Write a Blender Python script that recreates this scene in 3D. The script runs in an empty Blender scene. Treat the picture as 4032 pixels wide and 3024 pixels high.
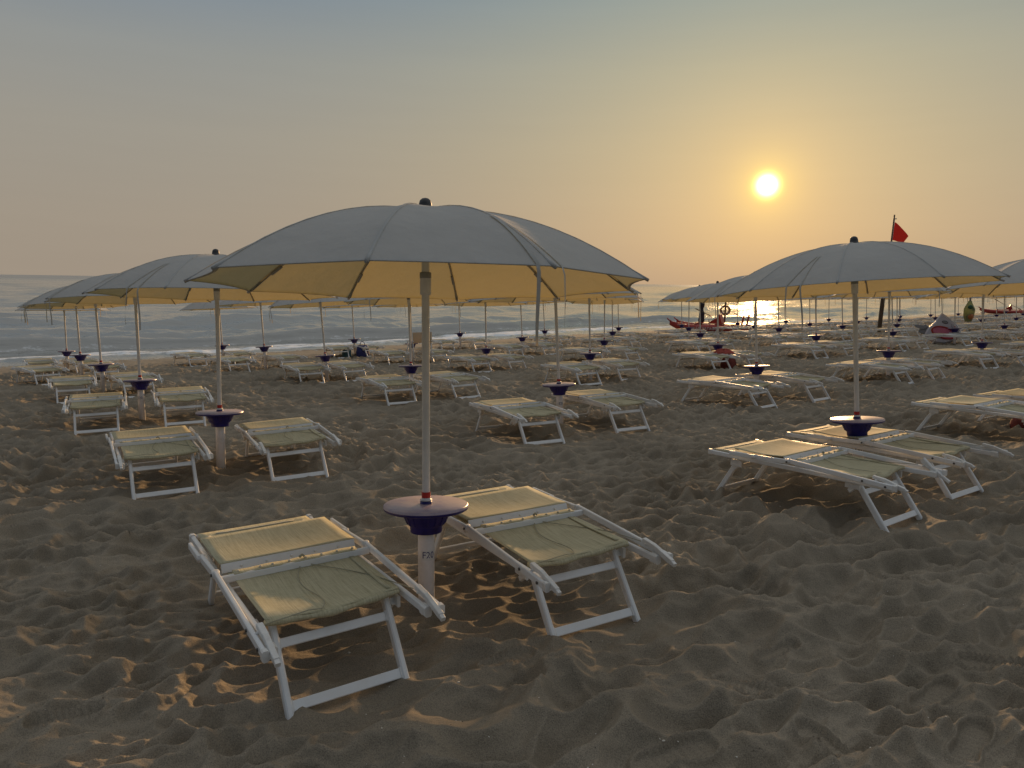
import bpy, math, random
import numpy as np
from mathutils import Matrix, Vector
random.seed(7); rng = np.random.default_rng(11)
scene = bpy.context.scene
COL = scene.collection
R = math.radians

# ------------------------------------------------------------------ beach frame (metres; camera stands at the origin, 1.48 m up)
N0 = np.array([-0.0294967, 0.0312715, 0.99907559])     # normal of the gently falling beach
EU = np.array([0.81209609, 0.58349576, 0.00571264])    # along the shore
EV = np.array([-0.58277773, 0.81151389, -0.04260666])  # towards the sea
O0 = np.array([-0.41317, 3.49353, -0.12189])
SEA_Z = -1.23
SUN_AZ, SUN_EL = R(18.42), R(7.13)
SUN_DIR = np.array([math.sin(SUN_AZ)*math.cos(SUN_EL), math.cos(SUN_AZ)*math.cos(SUN_EL), math.sin(SUN_EL)])
BASE=[ (0,0,-0.411,3.493,-0.129),(0,1,2.898,5.980,-0.112),(0,2,6.235,8.458,-0.084),(0,3,9.559,10.940,-0.064),(1,0,-2.712,6.720,-0.293),(1,1,0.624,9.188,-0.322),(1,2,3.934,11.667,-0.323),(1,3,7.278,14.142,-0.255),(1,4,10.625,16.605,-0.243),(1,5,13.896,19.121,-0.218),(1,6,17.220,21.603,-0.198),(1,7,20.544,24.085,-0.177),(1,8,23.868,26.567,-0.157),(1,9,27.192,29.049,-0.136),(2,0,-5.059,9.921,-0.463),(2,1,-1.703,12.410,-0.495),(2,2,1.597,14.893,-0.469),(2,3,4.890,17.386,-0.458),(2,4,8.234,19.871,-0.366),(2,5,11.576,22.345,-0.365),(2,6,14.910,24.821,-0.380),(2,7,18.234,27.303,-0.360),(2,8,21.557,29.785,-0.339),(2,9,24.881,32.267,-0.319),(2,10,28.205,34.749,-0.298),(2,11,31.529,37.231,-0.278),(2,12,34.853,39.713,-0.257),(2,13,38.177,42.195,-0.237),(2,14,41.501,44.677,-0.217),(3,0,-7.368,13.136,-0.653),(3,1,-3.960,15.641,-0.689),(3,2,-0.637,18.106,-0.710),(3,3,2.580,20.595,-0.661),(3,4,5.916,23.085,-0.573),(3,5,9.268,25.563,-0.514),(3,6,12.587,28.046,-0.511),(3,7,15.923,30.520,-0.549),(3,8,19.247,33.002,-0.529),(3,9,22.571,35.484,-0.508),(3,10,25.895,37.966,-0.488),(3,11,29.219,40.448,-0.468),(3,12,32.543,42.930,-0.447),(3,13,35.867,45.412,-0.427),(3,14,39.190,47.894,-0.406),(3,15,42.514,50.376,-0.386),(3,16,45.838,52.859,-0.365),(3,17,49.162,55.341,-0.345),(3,18,52.486,57.823,-0.324),(4,0,-9.648,16.370,-0.858),(4,1,-6.350,18.841,-0.834),(4,2,-2.907,21.336,-0.904),(4,3,0.339,23.806,-0.862),(4,4,3.594,26.298,-0.798),(4,5,6.893,28.792,-0.751),(4,6,10.282,31.258,-0.751),(4,7,13.613,33.737,-0.746),(4,8,16.937,36.219,-0.726),(4,9,20.261,38.701,-0.705),(4,10,23.585,41.183,-0.685),(4,11,26.909,43.665,-0.665),(4,12,30.233,46.147,-0.644),(4,13,33.556,48.629,-0.624),(4,14,36.880,51.111,-0.603),(4,15,40.204,53.594,-0.583),(4,16,43.528,56.076,-0.562),(4,17,46.852,58.558,-0.542),(4,18,50.176,61.040,-0.521),(5,0,-11.929,19.597,-1.124),(5,1,-8.694,22.035,-1.120),(5,2,-5.266,24.552,-1.079),(5,3,-1.916,27.033,-0.997),(5,4,1.321,29.508,-1.005),(5,5,4.624,31.994,-0.995),(5,6,7.922,34.485,-0.966),(5,7,11.303,36.954,-0.941),(5,8,14.627,39.436,-0.920),(5,9,17.951,41.918,-0.900),(5,10,21.275,44.400,-0.879),(5,11,24.598,46.882,-0.859),(5,12,27.922,49.364,-0.838),(5,13,31.246,51.847,-0.818),(5,14,34.570,54.329,-0.797),(5,15,37.894,56.811,-0.777),(5,16,41.218,59.293,-0.757),(5,17,44.542,61.775,-0.736),(5,18,47.866,64.257,-0.716) ]
LOUNGE= [(0, 0, 'L', -0.66, -0.6, -2.3), (0, 0, 'R', 0.49, -0.72, -9.6), (1, 0, 'L', -0.62, -0.78, -7.6), (1, 0, 'R', 0.45, -0.87, -11.4), (2, 0, 'L', -0.64, -0.87, -12.9), (2, 0, 'R', 0.36, -0.93, -14.4), (3, 0, 'L', -0.56, -1.08, -5.1), (3, 0, 'R', 0.46, -0.94, 6.4), (4, 0, 'L', -0.51, -0.81, 25.2), (4, 0, 'R', 0.75, 0.75, 40.6), (5, 0, 'L', -0.6, -0.51, 2.0), (5, 0, 'R', 0.6, -0.71, 32.5), (0, 1, 'L', -0.94, -0.84, 1.0), (0, 1, 'R', 0.13, -0.79, -1.3), (1, 1, 'L', -0.98, -0.94, -18.2), (1, 1, 'R', 0.36, -0.93, -13.1), (2, 1, 'L', -0.58, -0.79, -10.5), (2, 1, 'R', 0.6, -0.87, 4.8), (3, 1, 'L', -0.54, -0.61, -7.3), (3, 1, 'R', 0.82, -0.12, 5.2), (4, 1, 'L', -0.45, -0.86, 32.3), (4, 1, 'R', 1.07, 0.44, 42.2), (5, 1, 'L', -0.45, -0.36, 24.4), (1, 2, 'L', -0.89, -0.83, 10.4), (1, 2, 'R', 0.44, -0.86, 5.3), (2, 2, 'L', -0.74, -0.86, -14.4), (2, 2, 'R', 0.44, -0.74, -17.1), (3, 2, 'L', -0.5, -0.63, -3.4), (3, 2, 'R', 0.52, -0.69, 8.0), (4, 2, 'L', -0.67, -0.53, -9.5), (5, 2, 'L', -0.32, -0.47, -27.8), (5, 2, 'R', 0.43, -0.72, 25.9), (2, 3, 'L', -0.8, -0.81, -11.7), (1, 3, 'L', -0.86, -0.81, 9.8), (1, 3, 'R', 0.26, -0.85, 5.3), (1, 4, 'L', -0.92, -0.6, -18.1)]
CORR= [(0.001, -0.002, -0.003), (4.14, 0.088, -0.006), (0.014, 3.966, 0.026), (4.164, 4.026, -0.024), (8.298, 4.108, -0.045), (12.459, 4.165, 0.001), (16.614, 4.213, -0.008), (-0.024, 7.938, 0.036), (4.153, 8.003, -0.017), (8.282, 8.095, -0.009), (12.411, 8.198, -0.018), (16.577, 8.262, 0.054), (20.735, 8.322, 0.033), (-0.025, 11.901, 0.031), (4.205, 11.949, -0.027), (8.342, 12.014, -0.068), (12.407, 12.157, -0.036), (16.569, 12.23, 0.032), (20.737, 12.284, 0.069), (24.882, 12.365, 0.053), (0.01, 15.862, 0.014), (4.13, 15.945, 0.017), (8.381, 15.966, -0.075), (12.459, 16.077, -0.051), (16.557, 16.199, -0.005), (20.692, 16.299, 0.023), (24.882, 16.325, 0.0), (0.039, 19.822, -0.068), (4.089, 19.915, -0.083), (8.341, 19.958, -0.064), (12.51, 20.016, -0.003), (16.583, 20.138, -0.029), (20.715, 20.23, -0.038), (24.847, 20.329, -0.029)]
SHORE_U = np.array([-60, -30, -1.4, .4, 2.6, 5.4, 7.5, 11.7, 20, 29, 39, 49, 59, 88, 111, 200, 400.])
SHORE_V = np.array([24.0, 24.6, 24.8, 24.85, 25.04, 25.2, 25.45, 25.97, 27.5, 28.9, 29.5, 30.1, 31, 34.6, 38, 52, 90.])
DROP_V = np.array([-3, 0, 1, 2, 3, 4, 5, 6.5])*3.9654
DROP = np.array([0., -.004, -.028, -.039, -.055, -.074, -.09, -.11])

# ------------------------------------------------------------------ noise
def _h(ix, iy, k):
    n = (ix.astype(np.int64)*374761393 + iy.astype(np.int64)*668265263 + k*974634777) & 0xffffffff
    n = ((n ^ (n >> 13))*1274126177) & 0xffffffff
    n = ((n ^ (n >> 16))*2246822519) & 0xffffffff
    return ((n ^ (n >> 15)) & 0xffffff)/float(0xffffff)
def vnoise(x, y, k=0):
    ix = np.floor(x); iy = np.floor(y); fx = x-ix; fy = y-iy
    fx = fx*fx*fx*(fx*(fx*6-15)+10); fy = fy*fy*fy*(fy*(fy*6-15)+10)
    a = _h(ix, iy, k); b = _h(ix+1, iy, k); c = _h(ix, iy+1, k); d = _h(ix+1, iy+1, k)
    return (a*(1-fx)+b*fx)*(1-fy)+(c*(1-fx)+d*fx)*fy
def fbm(x, y, k=0, o=4):
    s = 0; a = .5
    for i in range(o):
        s = s+a*(vnoise(x, y, k+i)-.5)*2; x = x*2.03+3.1; y = y*2.03+7.7; a *= .5
    return s
def worley(x, y, k=0):
    ix = np.floor(x); iy = np.floor(y); best = np.full(x.shape, 9.0)
    for dx in (-1, 0, 1):
        for dy in (-1, 0, 1):
            cx_ = ix+dx; cy_ = iy+dy
            px = cx_+.1+.8*_h(cx_, cy_, k); py = cy_+.1+.8*_h(cx_, cy_, k+17)
            best = np.minimum(best, (px-x)**2+(py-y)**2)
    return np.sqrt(best)
def sstep(a, b, x):
    t = np.clip((x-a)/(b-a), 0, 1); return t*t*(3-2*t)

# ------------------------------------------------------------------ beach height
def to_uv(x, y):
    # horizontal point -> beach coordinates (on the plane)
    z = O0[2]-(N0[0]*(x-O0[0])+N0[1]*(y-O0[1]))/N0[2]
    dx = x-O0[0]; dy = y-O0[1]; dz = z-O0[2]
    return dx*EU[0]+dy*EU[1]+dz*EU[2], dx*EV[0]+dy*EV[1]+dz*EV[2], z
def shore_v(u):
    return np.interp(u, SHORE_U, SHORE_V)+.22*(vnoise(u/2.3, u*0+3.3, 71)-.5)+.5*(vnoise(u/7.0, u*0+9.1, 72)-.5)
def ground_z(x, y):
    x = np.asarray(x, float); y = np.asarray(y, float)
    u, v, z = to_uv(x, y)
    d = np.interp(v, DROP_V, DROP)
    sw = np.full(np.shape(u), .25); s = np.zeros(np.shape(u))
    for (cu, cv, cd) in CORR:
        w = np.exp(-((u-cu)**2+(v-cv)**2)/(2*1.6**2)); sw = sw+w; s = s+w*cd
    z = z+d+s/sw
    vs = shore_v(u)
    t = sstep(vs-3.2, vs, v)
    zz = z*(1-t)+SEA_Z*t
    return np.where(v > vs, SEA_Z-.09*(v-vs), zz)

FOOT = [(1.60, 2.58, 38, 1.0), (1.99, 2.80, -25, 1), (.56, 2.24, 24, 1.1), (1.56, 2.29, 47, 1.05), (1.07, 2.29, 112, .85), (.93, 2.66, 150, .9),
        (-1.62, 2.5, 20, .9), (.0, 2.92, 35, .95), (1.15, 2.95, 30, .85), (2.35, 3.35, 20, .9), (-.55, 2.12, 160, 1), (2.0, 3.75, 140, .9)]
FEET = []          # where lounger feet have levelled the sand a little
def relief(x, y):
    """Trampled dry sand: bowls left by feet with soft sharp-crested ridges between them."""
    u, v, _ = to_uv(x, y)
    wx = x+.14*fbm(x/.55, y/.55, 5, 3); wy = y+.14*fbm(x/.55+40, y/.55, 6, 3)
    a = .45
    rx = wx*math.cos(a)+wy*math.sin(a); ry = -wx*math.sin(a)+wy*math.cos(a)
    mk = sstep(.36, .64, vnoise(x/1.15+3, y/.9, 15))
    b1 = np.sqrt(np.minimum(worley(rx/.36, ry/.205, 1), .70)**2+.020)-.42; b2 = np.sqrt(np.minimum(worley(rx/.205+7, ry/.12, 4), .70)**2+.020)-.42
    amp = .6+.75*vnoise(x/1.7, y/1.7, 9)
    h = amp*(.255*b1*(1-.7*mk)+.165*b2*(.3+.7*mk))
    mid = worley((rx+.04*fbm(x/.2, y/.2, 44, 2))/.135+13, (ry+.04*fbm(x/.2+9, y/.2, 45, 2))/.085+5, 2)
    amp2 = .0+.9*sstep(.40, .66, vnoise(x/.7, y/.7, 12))
    h = h+.090*amp2*(np.sqrt(np.minimum(mid, .70)**2+.015)-.42)
    sml = worley((x+.02*fbm(x/.09, y/.09, 46, 2))/.085+3, (y+.02*fbm(x/.09+4, y/.09, 47, 2))/.055+9, 3)
    h = h+.024*sstep(.48, .75, vnoise(x/.45+7, y/.45, 13))*(np.sqrt(np.minimum(sml, .70)**2+.01)-.4)
    h = h+.015*fbm(x/1.1, y/1.1, 21, 3)+.010*fbm(x/.13, y/.13, 25, 4)
    rid = 1-np.abs(fbm(x/.5+8, y/.31, 31, 3))*2.2
    h = h+.016*np.clip(rid, 0, 1)**3*sstep(.35, .7, vnoise(x/1.3+5, y/1.3, 14))
    vs = shore_v(u)
    far = sstep(vs-6, vs-2.2, v)
    peb = .012*(worley(x/.12, y/.12, 41)-.4)+.012*fbm(x/.3, y/.3, 42, 3)
    h = h*(1-far)+far*peb
    h = h*(1-sstep(vs-1.3, vs-.5, v))
    for (fx, fy) in FEET:
        m = (np.abs(x-fx) < .7) & (np.abs(y-fy) < .7)
        if m.any():
            w = np.exp(-(((x[m]-fx)**2+(y[m]-fy)**2)/.36**2)); h[m] = h[m]*(1-.66*w)-.012*w
    for (fx, fy, ang, sc) in FOOT:
        m = (np.abs(x-fx) < .3) & (np.abs(y-fy) < .3)
        if not m.any(): continue
        ca, sa = math.cos(R(ang)), math.sin(R(ang))
        lx = (x[m]-fx)*ca+(y[m]-fy)*sa; ly = -(x[m]-fx)*sa+(y[m]-fy)*ca
        lx = lx/sc; ly = ly/sc
        wid = .046-.012*np.exp(-((lx+.03)/.06)**2)
        e = np.sqrt((lx/.138)**4+(np.abs(ly)/wid)**2.6)
        inside = 1-sstep(.82, 1.10, e); calm = .65*(1-sstep(1.0, 2.6, e)); h[m] = h[m]*(1-calm)+np.median(h[m])*calm
        tread = .0024*np.clip(2*np.sin(lx/.0105*math.pi*.66+8*ly), -1, 1)*(1-sstep(.6, .85, e))
        rim = .016*np.exp(-((e-1.2)/.16)**2)
        base = np.median(h[m])-.022
        h[m] = h[m]*(1-inside)+(base+tread+.15*(h[m]-base))*inside+rim*(1-inside)
    return h

# ------------------------------------------------------------------ mesh builder
class MB:
    def __init__(s): s.v = []; s.f = []; s.m = []; s.sm = []
    def add(s, verts, faces, mat=0, smooth=False):
        b = len(s.v); s.v += [tuple(map(float, p)) for p in verts]
        for f in faces: s.f.append(tuple(i+b for i in f)); s.m.append(mat); s.sm.append(smooth)
        return s
    def merge(s, o, mat=None):
        b = len(s.v); s.v += o.v
        s.f += [tuple(i+b for i in f) for f in o.f]; s.m += o.m if mat is None else [mat]*len(o.f); s.sm += o.sm
        return s
    def bar(s, p, q, w, h, mat, up=(0, 0, 1), ch=.22):
        p = Vector(p); q = Vector(q); t = (q-p).normalized(); up = Vector(up)
        a = t.cross(up).normalized(); b = a.cross(t).normalized()
        c = ch*min(w, h); W, H = w/2, h/2
        pr = [(W, -H+c), (W, H-c), (W-c, H), (-W+c, H), (-W, H-c), (-W, -H+c), (-W+c, -H), (W-c, -H)]
        vs = [p+a*x+b*y for x, y in pr]+[q+a*x+b*y for x, y in pr]
        fs = [(i, (i+1) % 8, 8+(i+1) % 8, 8+i) for i in range(8)]+[tuple(range(7, -1, -1)), tuple(range(8, 16))]
        return s.add(vs, fs, mat)
    def tube(s, pts, r, mat, n=8, cap=True):
        pts = [Vector(p) for p in pts]; rs = r if isinstance(r, (list, tuple)) else [r]*len(pts)
        vs = []; fs = []; prev = None
        for i, p in enumerate(pts):
            t = (pts[min(i+1, len(pts)-1)]-pts[max(i-1, 0)]).normalized()
            if prev is None: a = t.orthogonal().normalized()
            else: a = (prev-t*prev.dot(t)).normalized()
            prev = a; b = t.cross(a)
            vs += [p+(a*math.cos(2*math.pi*k/n)+b*math.sin(2*math.pi*k/n))*rs[i] for k in range(n)]
        for i in range(len(pts)-1):
            fs += [(i*n+k, i*n+(k+1) % n, (i+1)*n+(k+1) % n, (i+1)*n+k) for k in range(n)]
        if cap: fs += [tuple(range(n-1, -1, -1)), tuple(range((len(pts)-1)*n, len(pts)*n))]
        return s.add(vs, fs, mat, True)
    def lathe(s, prof, mat, n=24, o=(0, 0, 0), smooth=True, axis='z'):
        vs = []; fs = []
        for r, z in prof:
            for k in range(n):
                a = 2*math.pi*k/n
                p = (r*math.cos(a), r*math.sin(a), z)
                if axis == 'x': p = (p[2], p[0], p[1])
                if axis == 'y': p = (p[1], p[2], p[0])
                vs.append((p[0]+o[0], p[1]+o[1], p[2]+o[2]))
        for i in range(len(prof)-1):
            fs += [(i*n+k, i*n+(k+1) % n, (i+1)*n+(k+1) % n, (i+1)*n+k) for k in range(n)]
        return s.add(vs, fs, mat, smooth)
    def grid(s, rows, mat, smooth=True, closed=False):
        n = len(rows[0]); vs = [p for r in rows for p in r]; fs = []
        for i in range(len(rows)-1):
            for k in range(n if closed else n-1):
                fs.append((i*n+k, i*n+(k+1) % n, (i+1)*n+(k+1) % n, (i+1)*n+k))
        return s.add(vs, fs, mat, smooth)
    def ball(s, c, r, mat, n=12, sq=(1, 1, 1), m=8):
        rows = []
        for i in range(m+1):
            t = math.pi*i/m
            rows.append([(c[0]+r*sq[0]*math.sin(t)*math.cos(2*math.pi*k/n), c[1]+r*sq[1]*math.sin(t)*math.sin(2*math.pi*k/n), c[2]-r*sq[2]*math.cos(t)) for k in range(n)])
        return s.grid(rows, mat, True, True)
    def slab(s, top, thick, mat, smooth=True):
        """closed sheet of given thickness from a grid of points (thickness along -z)"""
        nr, nc = len(top), len(top[0])
        bot = [[(p[0], p[1], p[2]-thick) for p in r] for r in top]
        vs = [p for r in top for p in r]+[p for r in bot for p in r]; b = nr*nc; fs = []
        for i in range(nr-1):
            for k in range(nc-1):
                q = (i*nc+k, i*nc+k+1, (i+1)*nc+k+1, (i+1)*nc+k)
                fs.append(q); fs.append(tuple(b+j for j in reversed(q)))
        edge = [(0, k) for k in range(nc)]+[(i, nc-1) for i in range(1, nr)]+[(nr-1, k) for k in range(nc-2, -1, -1)]+[(i, 0) for i in range(nr-2, 0, -1)]
        e = [i*nc+k for i, k in edge]
        for j in range(len(e)):
            a, c = e[j], e[(j+1) % len(e)]
            fs.append((c, a, a+b, c+b))
        return s.add(vs, fs, mat, smooth)
    def xf(s, M):
        s.v = [tuple(M @ Vector(p)) for p in s.v]; return s
    def mesh(s, name):
        me = bpy.data.meshes.new(name)
        me.from_pydata(s.v, [], s.f)
        keys = []
        for m in s.m:
            if m not in keys: keys.append(m)
        for k in keys: me.materials.append(MAT[k])
        me.polygons.foreach_set('material_index', [keys.index(m) for m in s.m])
        me.polygons.foreach_set('use_smooth', s.sm)
        me.update(); return me

def link(name, data, parent=None, mat=None):
    o = bpy.data.objects.new(name, data); COL.objects.link(o)
    if parent is not None: o.parent = parent
    return o
def tag(o, label=None, cat=None, group=None, kind=None):
    if label: o['label'] = label
    if cat: o['category'] = cat
    if group: o['group'] = group
    if kind: o['kind'] = kind
    return o
def empty(name, M, label, cat, group=None):
    o = bpy.data.objects.new(name, None); COL.objects.link(o); o.empty_display_size = .1
    o.matrix_world = M; return tag(o, label, cat, group)
def frame(pos, yaw=0, tx=0, ty=0, roll=True):
    """matrix on the beach plane: x along the shore, y to the sea, z off the sand"""
    n = N0+tx*EU+ty*EV; n = n/np.linalg.norm(n)
    u = EU-n*(EU@n); u /= np.linalg.norm(u); v = np.cross(n, u)
    c, s = math.cos(yaw), math.sin(yaw)
    a = u*c+v*s; b = -u*s+v*c
    return Matrix(((a[0], b[0], n[0], pos[0]), (a[1], b[1], n[1], pos[1]), (a[2], b[2], n[2], pos[2]), (0, 0, 0, 1)))
def upright(pos, yaw=0, lean=(0, 0)):
    return Matrix.Translation(pos) @ Matrix.Rotation(lean[0], 4, 'X') @ Matrix.Rotation(lean[1], 4, 'Y') @ Matrix.Rotation(yaw, 4, 'Z')

# ------------------------------------------------------------------ materials
MAT = {}
def nodes(name):
    m = bpy.data.materials.new(name); m.use_nodes = True; MAT[name] = m
    nt = m.node_tree; nt.nodes.clear()
    return m, nt, nt.nodes, nt.links
def nd(nt, typ, **kw):
    n = nt.nodes.new(typ)
    for k, v in kw.items():
        if k == 'inp':
            for a, b in v.items(): n.inputs[a].default_value = b
        else: setattr(n, k, v)
    return n
def ramp(nt, stops, interp='LINEAR'):
    n = nt.nodes.new('ShaderNodeValToRGB'); cr = n.color_ramp; cr.interpolation = interp
    while len(cr.elements) > 1: cr.elements.remove(cr.elements[-1])
    cr.elements[0].position = stops[0][0]; cr.elements[0].color = tuple(stops[0][1])+(1,)
    for p, c in stops[1:]:
        e = cr.elements.new(p); e.color = tuple(c)+(1,)
    return n
def basic(name, col, rough=.5, metal=0, var=.12, nscale=9, bump=0, bscale=60, spec=.5, trans=0, tcol=None, coords='Object', dirt=None):
    m, nt, N, L = nodes(name)
    out = nd(nt, 'ShaderNodeOutputMaterial'); p = nd(nt, 'ShaderNodeBsdfPrincipled', inp={'Roughness': rough, 'Metallic': metal, 'Specular IOR Level': spec})
    tc = nd(nt, 'ShaderNodeTexCoord')
    no = nd(nt, 'ShaderNodeTexNoise', inp={'Scale': nscale, 'Detail': 5, 'Roughness': .6}); L.new(tc.outputs[coords], no.inputs['Vector'])
    d = dirt if dirt else tuple(c*(1-var*1.6) for c in col)
    rp = ramp(nt, [(.32, d), (.55, col), (1, tuple(min(1, c*(1+var*.5)) for c in col))]); L.new(no.outputs['Fac'], rp.inputs['Fac'])
    L.new(rp.outputs['Color'], p.inputs['Base Color'])
    if bump:
        b = nd(nt, 'ShaderNodeBump', inp={'Strength': bump, 'Distance': .004})
        n2 = nd(nt, 'ShaderNodeTexNoise', inp={'Scale': bscale, 'Detail': 4}); L.new(tc.outputs[coords], n2.inputs['Vector'])
        L.new(n2.outputs['Fac'], b.inputs['Height']); L.new(b.outputs['Normal'], p.inputs['Normal'])
    if trans:
        t = nd(nt, 'ShaderNodeBsdfTranslucent', inp={'Color': tuple(tcol)+(1,)}); mx = nd(nt, 'ShaderNodeMixShader', inp={'Fac': trans})
        L.new(p.outputs[0], mx.inputs[1]); L.new(t.outputs[0], mx.inputs[2]); L.new(mx.outputs[0], out.inputs['Surface'])
    else: L.new(p.outputs[0], out.inputs['Surface'])
    return m, nt, p
basic('white_metal', (.82, .84, .85), .36, 0, .05, 5, .08, 90, dirt=(.76, .76, .75))
basic('white_plastic', (.78, .78, .76), .42, 0, .08, 20, .2, 70, dirt=(.70, .69, .66))
basic('pole_paint', (.82, .79, .74), .35, 0, .08, 8, .08, 60)
basic('pipe_white', (.92, .91, .93), .4, 0, .06, 6, .1, 40, dirt=(.76, .73, .70))
basic('dark_rubber', (.035, .036, .04), .5, 0, .2, 20)
basic('navy_plastic', (.02, .017, .19), .38, 0, .3, 12, .1, 30)
basic('red_plastic', (.55, .03, .02), .4)
basic('grey_collar', (.32, .32, .32), .4)
basic('steel', (.42, .41, .39), .35, .6)
basic('screw', (.13, .12, .11), .45, .5)
basic('ink_blue', (.015, .02, .16), .6)
basic('cloth_cord', (.42, .39, .28), .9)
basic('pale_tape', (.72, .70, .60), .6, trans=.2, tcol=(.8, .7, .45))
basic('boat_red', (.42, .035, .018), .42, 0, .2, 4, .15, 20)
basic('boat_white', (.75, .74, .7), .5)
basic('wood_dark', (.10, .065, .035), .7, 0, .3, 6, .4, 40)
basic('rope_tan', (.30, .22, .13), .9, 0, .3, 30, .5, 80)
basic('flag_red', (.36, .02, .015), .8, 0, .1, 6, trans=.3, tcol=(.35, .02, .015))
basic('sail_cover', (.03, .03, .045), .7, 0, .3, 6, .3, 20)
basic('float_white', (.62, .60, .66), .35, 0, .06, 6)
basic('float_grey', (.30, .30, .32), .4, 0, .1, 6)
basic('float_pink', (.75, .20, .30), .45, 0, .1, 9)
basic('float_dark', (.06, .06, .10), .5)
basic('towel_red', (.50, .10, .08), .9, 0, .2, 9, .6, 60)
basic('bag_red', (.17, .028, .02), .8, 0, .25, 9, .4, 40)
basic('bag_blue', (.02, .03, .16), .7, 0, .2, 9, .3, 40)
basic('bag_teal', (.03, .10, .13), .6, 0, .2, 9, .3, 40)
basic('canvas_cream', (.52, .45, .32), .85, 0, .1, 9, .2, 90, trans=.3, tcol=(.6, .45, .2))
basic('net_green', (.26, .31, .22), .6, 0, .3, 9, trans=.65, tcol=(.55, .58, .32))
basic('toy_orange', (.5, .17, .05), .6, 0, .3, 12)
basic('leaf_green', (.02, .09, .04), .6, 0, .3, 12)
basic('shell', (.72, .68, .6), .5)
basic('twig', (.045, .035, .028), .8)

def navy_top():
    m, nt, p = basic('table_top', (.52, .43, .48), .34, 0, .3, 9, .12, 30, dirt=(.34, .28, .42))
navy_top()
def canopy():
    m, nt, N, L = nodes('canopy_cloth')
    out = nd(nt, 'ShaderNodeOutputMaterial'); tc = nd(nt, 'ShaderNodeTexCoord')
    no = nd(nt, 'ShaderNodeTexNoise', inp={'Scale': 3.5, 'Detail': 5, 'Roughness': .6}); L.new(tc.outputs['Object'], no.inputs['Vector'])
    rp = ramp(nt, [(.3, (.45, .475, .48)), (.7, (.51, .53, .53))]); L.new(no.outputs['Fac'], rp.inputs['Fac'])
    n2 = nd(nt, 'ShaderNodeTexNoise', inp={'Scale': 9, 'Detail': 3}); L.new(tc.outputs['Object'], n2.inputs['Vector'])
    n3 = nd(nt, 'ShaderNodeTexNoise', inp={'Scale': 420, 'Detail': 2}); L.new(tc.outputs['Object'], n3.inputs['Vector'])
    mm = nd(nt, 'ShaderNodeMath', operation='MULTIPLY_ADD', inp={1: .06}); L.new(n3.outputs['Fac'], mm.inputs[0]); L.new(n2.outputs['Fac'], mm.inputs[2])
    b = nd(nt, 'ShaderNodeBump', inp={'Strength': .45, 'Distance': .02}); L.new(mm.outputs[0], b.inputs['Height'])
    d = nd(nt, 'ShaderNodeBsdfPrincipled', inp={'Roughness': .8, 'Specular IOR Level': .25, 'Sheen Weight': .15}); L.new(rp.outputs['Color'], d.inputs['Base Color']); L.new(b.outputs['Normal'], d.inputs['Normal'])
    t = nd(nt, 'ShaderNodeBsdfTranslucent', inp={'Color': (.60, .46, .17, 1)}); L.new(b.outputs['Normal'], t.inputs['Normal'])
    mx = nd(nt, 'ShaderNodeMixShader', inp={'Fac': .27}); L.new(d.outputs[0], mx.inputs[1]); L.new(t.outputs[0], mx.inputs[2]); L.new(mx.outputs[0], out.inputs['Surface'])
canopy()
def sling():
    m, nt, N, L = nodes('sling_fabric')
    out = nd(nt, 'ShaderNodeOutputMaterial'); tc = nd(nt, 'ShaderNodeTexCoord')
    mp = nd(nt, 'ShaderNodeMapping', inp={'Scale': (230, 7, 30)}); L.new(tc.outputs['Object'], mp.inputs['Vector'])
    s1 = nd(nt, 'ShaderNodeTexNoise', inp={'Scale': 1, 'Detail': 4, 'Roughness': .65}); L.new(mp.outputs[0], s1.inputs['Vector'])
    mp2 = nd(nt, 'ShaderNodeMapping', inp={'Scale': (20, 380, 60)}); L.new(tc.outputs['Object'], mp2.inputs['Vector'])
    s2 = nd(nt, 'ShaderNodeTexNoise', inp={'Scale': 1, 'Detail': 2}); L.new(mp2.outputs[0], s2.inputs['Vector'])
    ad = nd(nt, 'ShaderNodeMath', operation='MULTIPLY_ADD', inp={1: .45}); L.new(s2.outputs['Fac'], ad.inputs[0]); L.new(s1.outputs['Fac'], ad.inputs[2])
    rp = ramp(nt, [(.5, (.47, .445, .285)), (.72, (.68, .645, .44)), (.95, (.82, .79, .58))]); L.new(ad.outputs[0], rp.inputs['Fac'])
    b = nd(nt, 'ShaderNodeBump', inp={'Strength': .3, 'Distance': .002}); L.new(ad.outputs[0], b.inputs['Height'])
    d = nd(nt, 'ShaderNodeBsdfPrincipled', inp={'Roughness': .75, 'Specular IOR Level': .3}); L.new(rp.outputs['Color'], d.inputs['Base Color']); L.new(b.outputs['Normal'], d.inputs['Normal'])
    t = nd(nt, 'ShaderNodeBsdfTranslucent', inp={'Color': (.66, .50, .24, 1)})
    mx = nd(nt, 'ShaderNodeMixShader', inp={'Fac': .25}); L.new(d.outputs[0], mx.inputs[1]); L.new(t.outputs[0], mx.inputs[2]); L.new(mx.outputs[0], out.inputs['Surface'])
sling()
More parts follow.
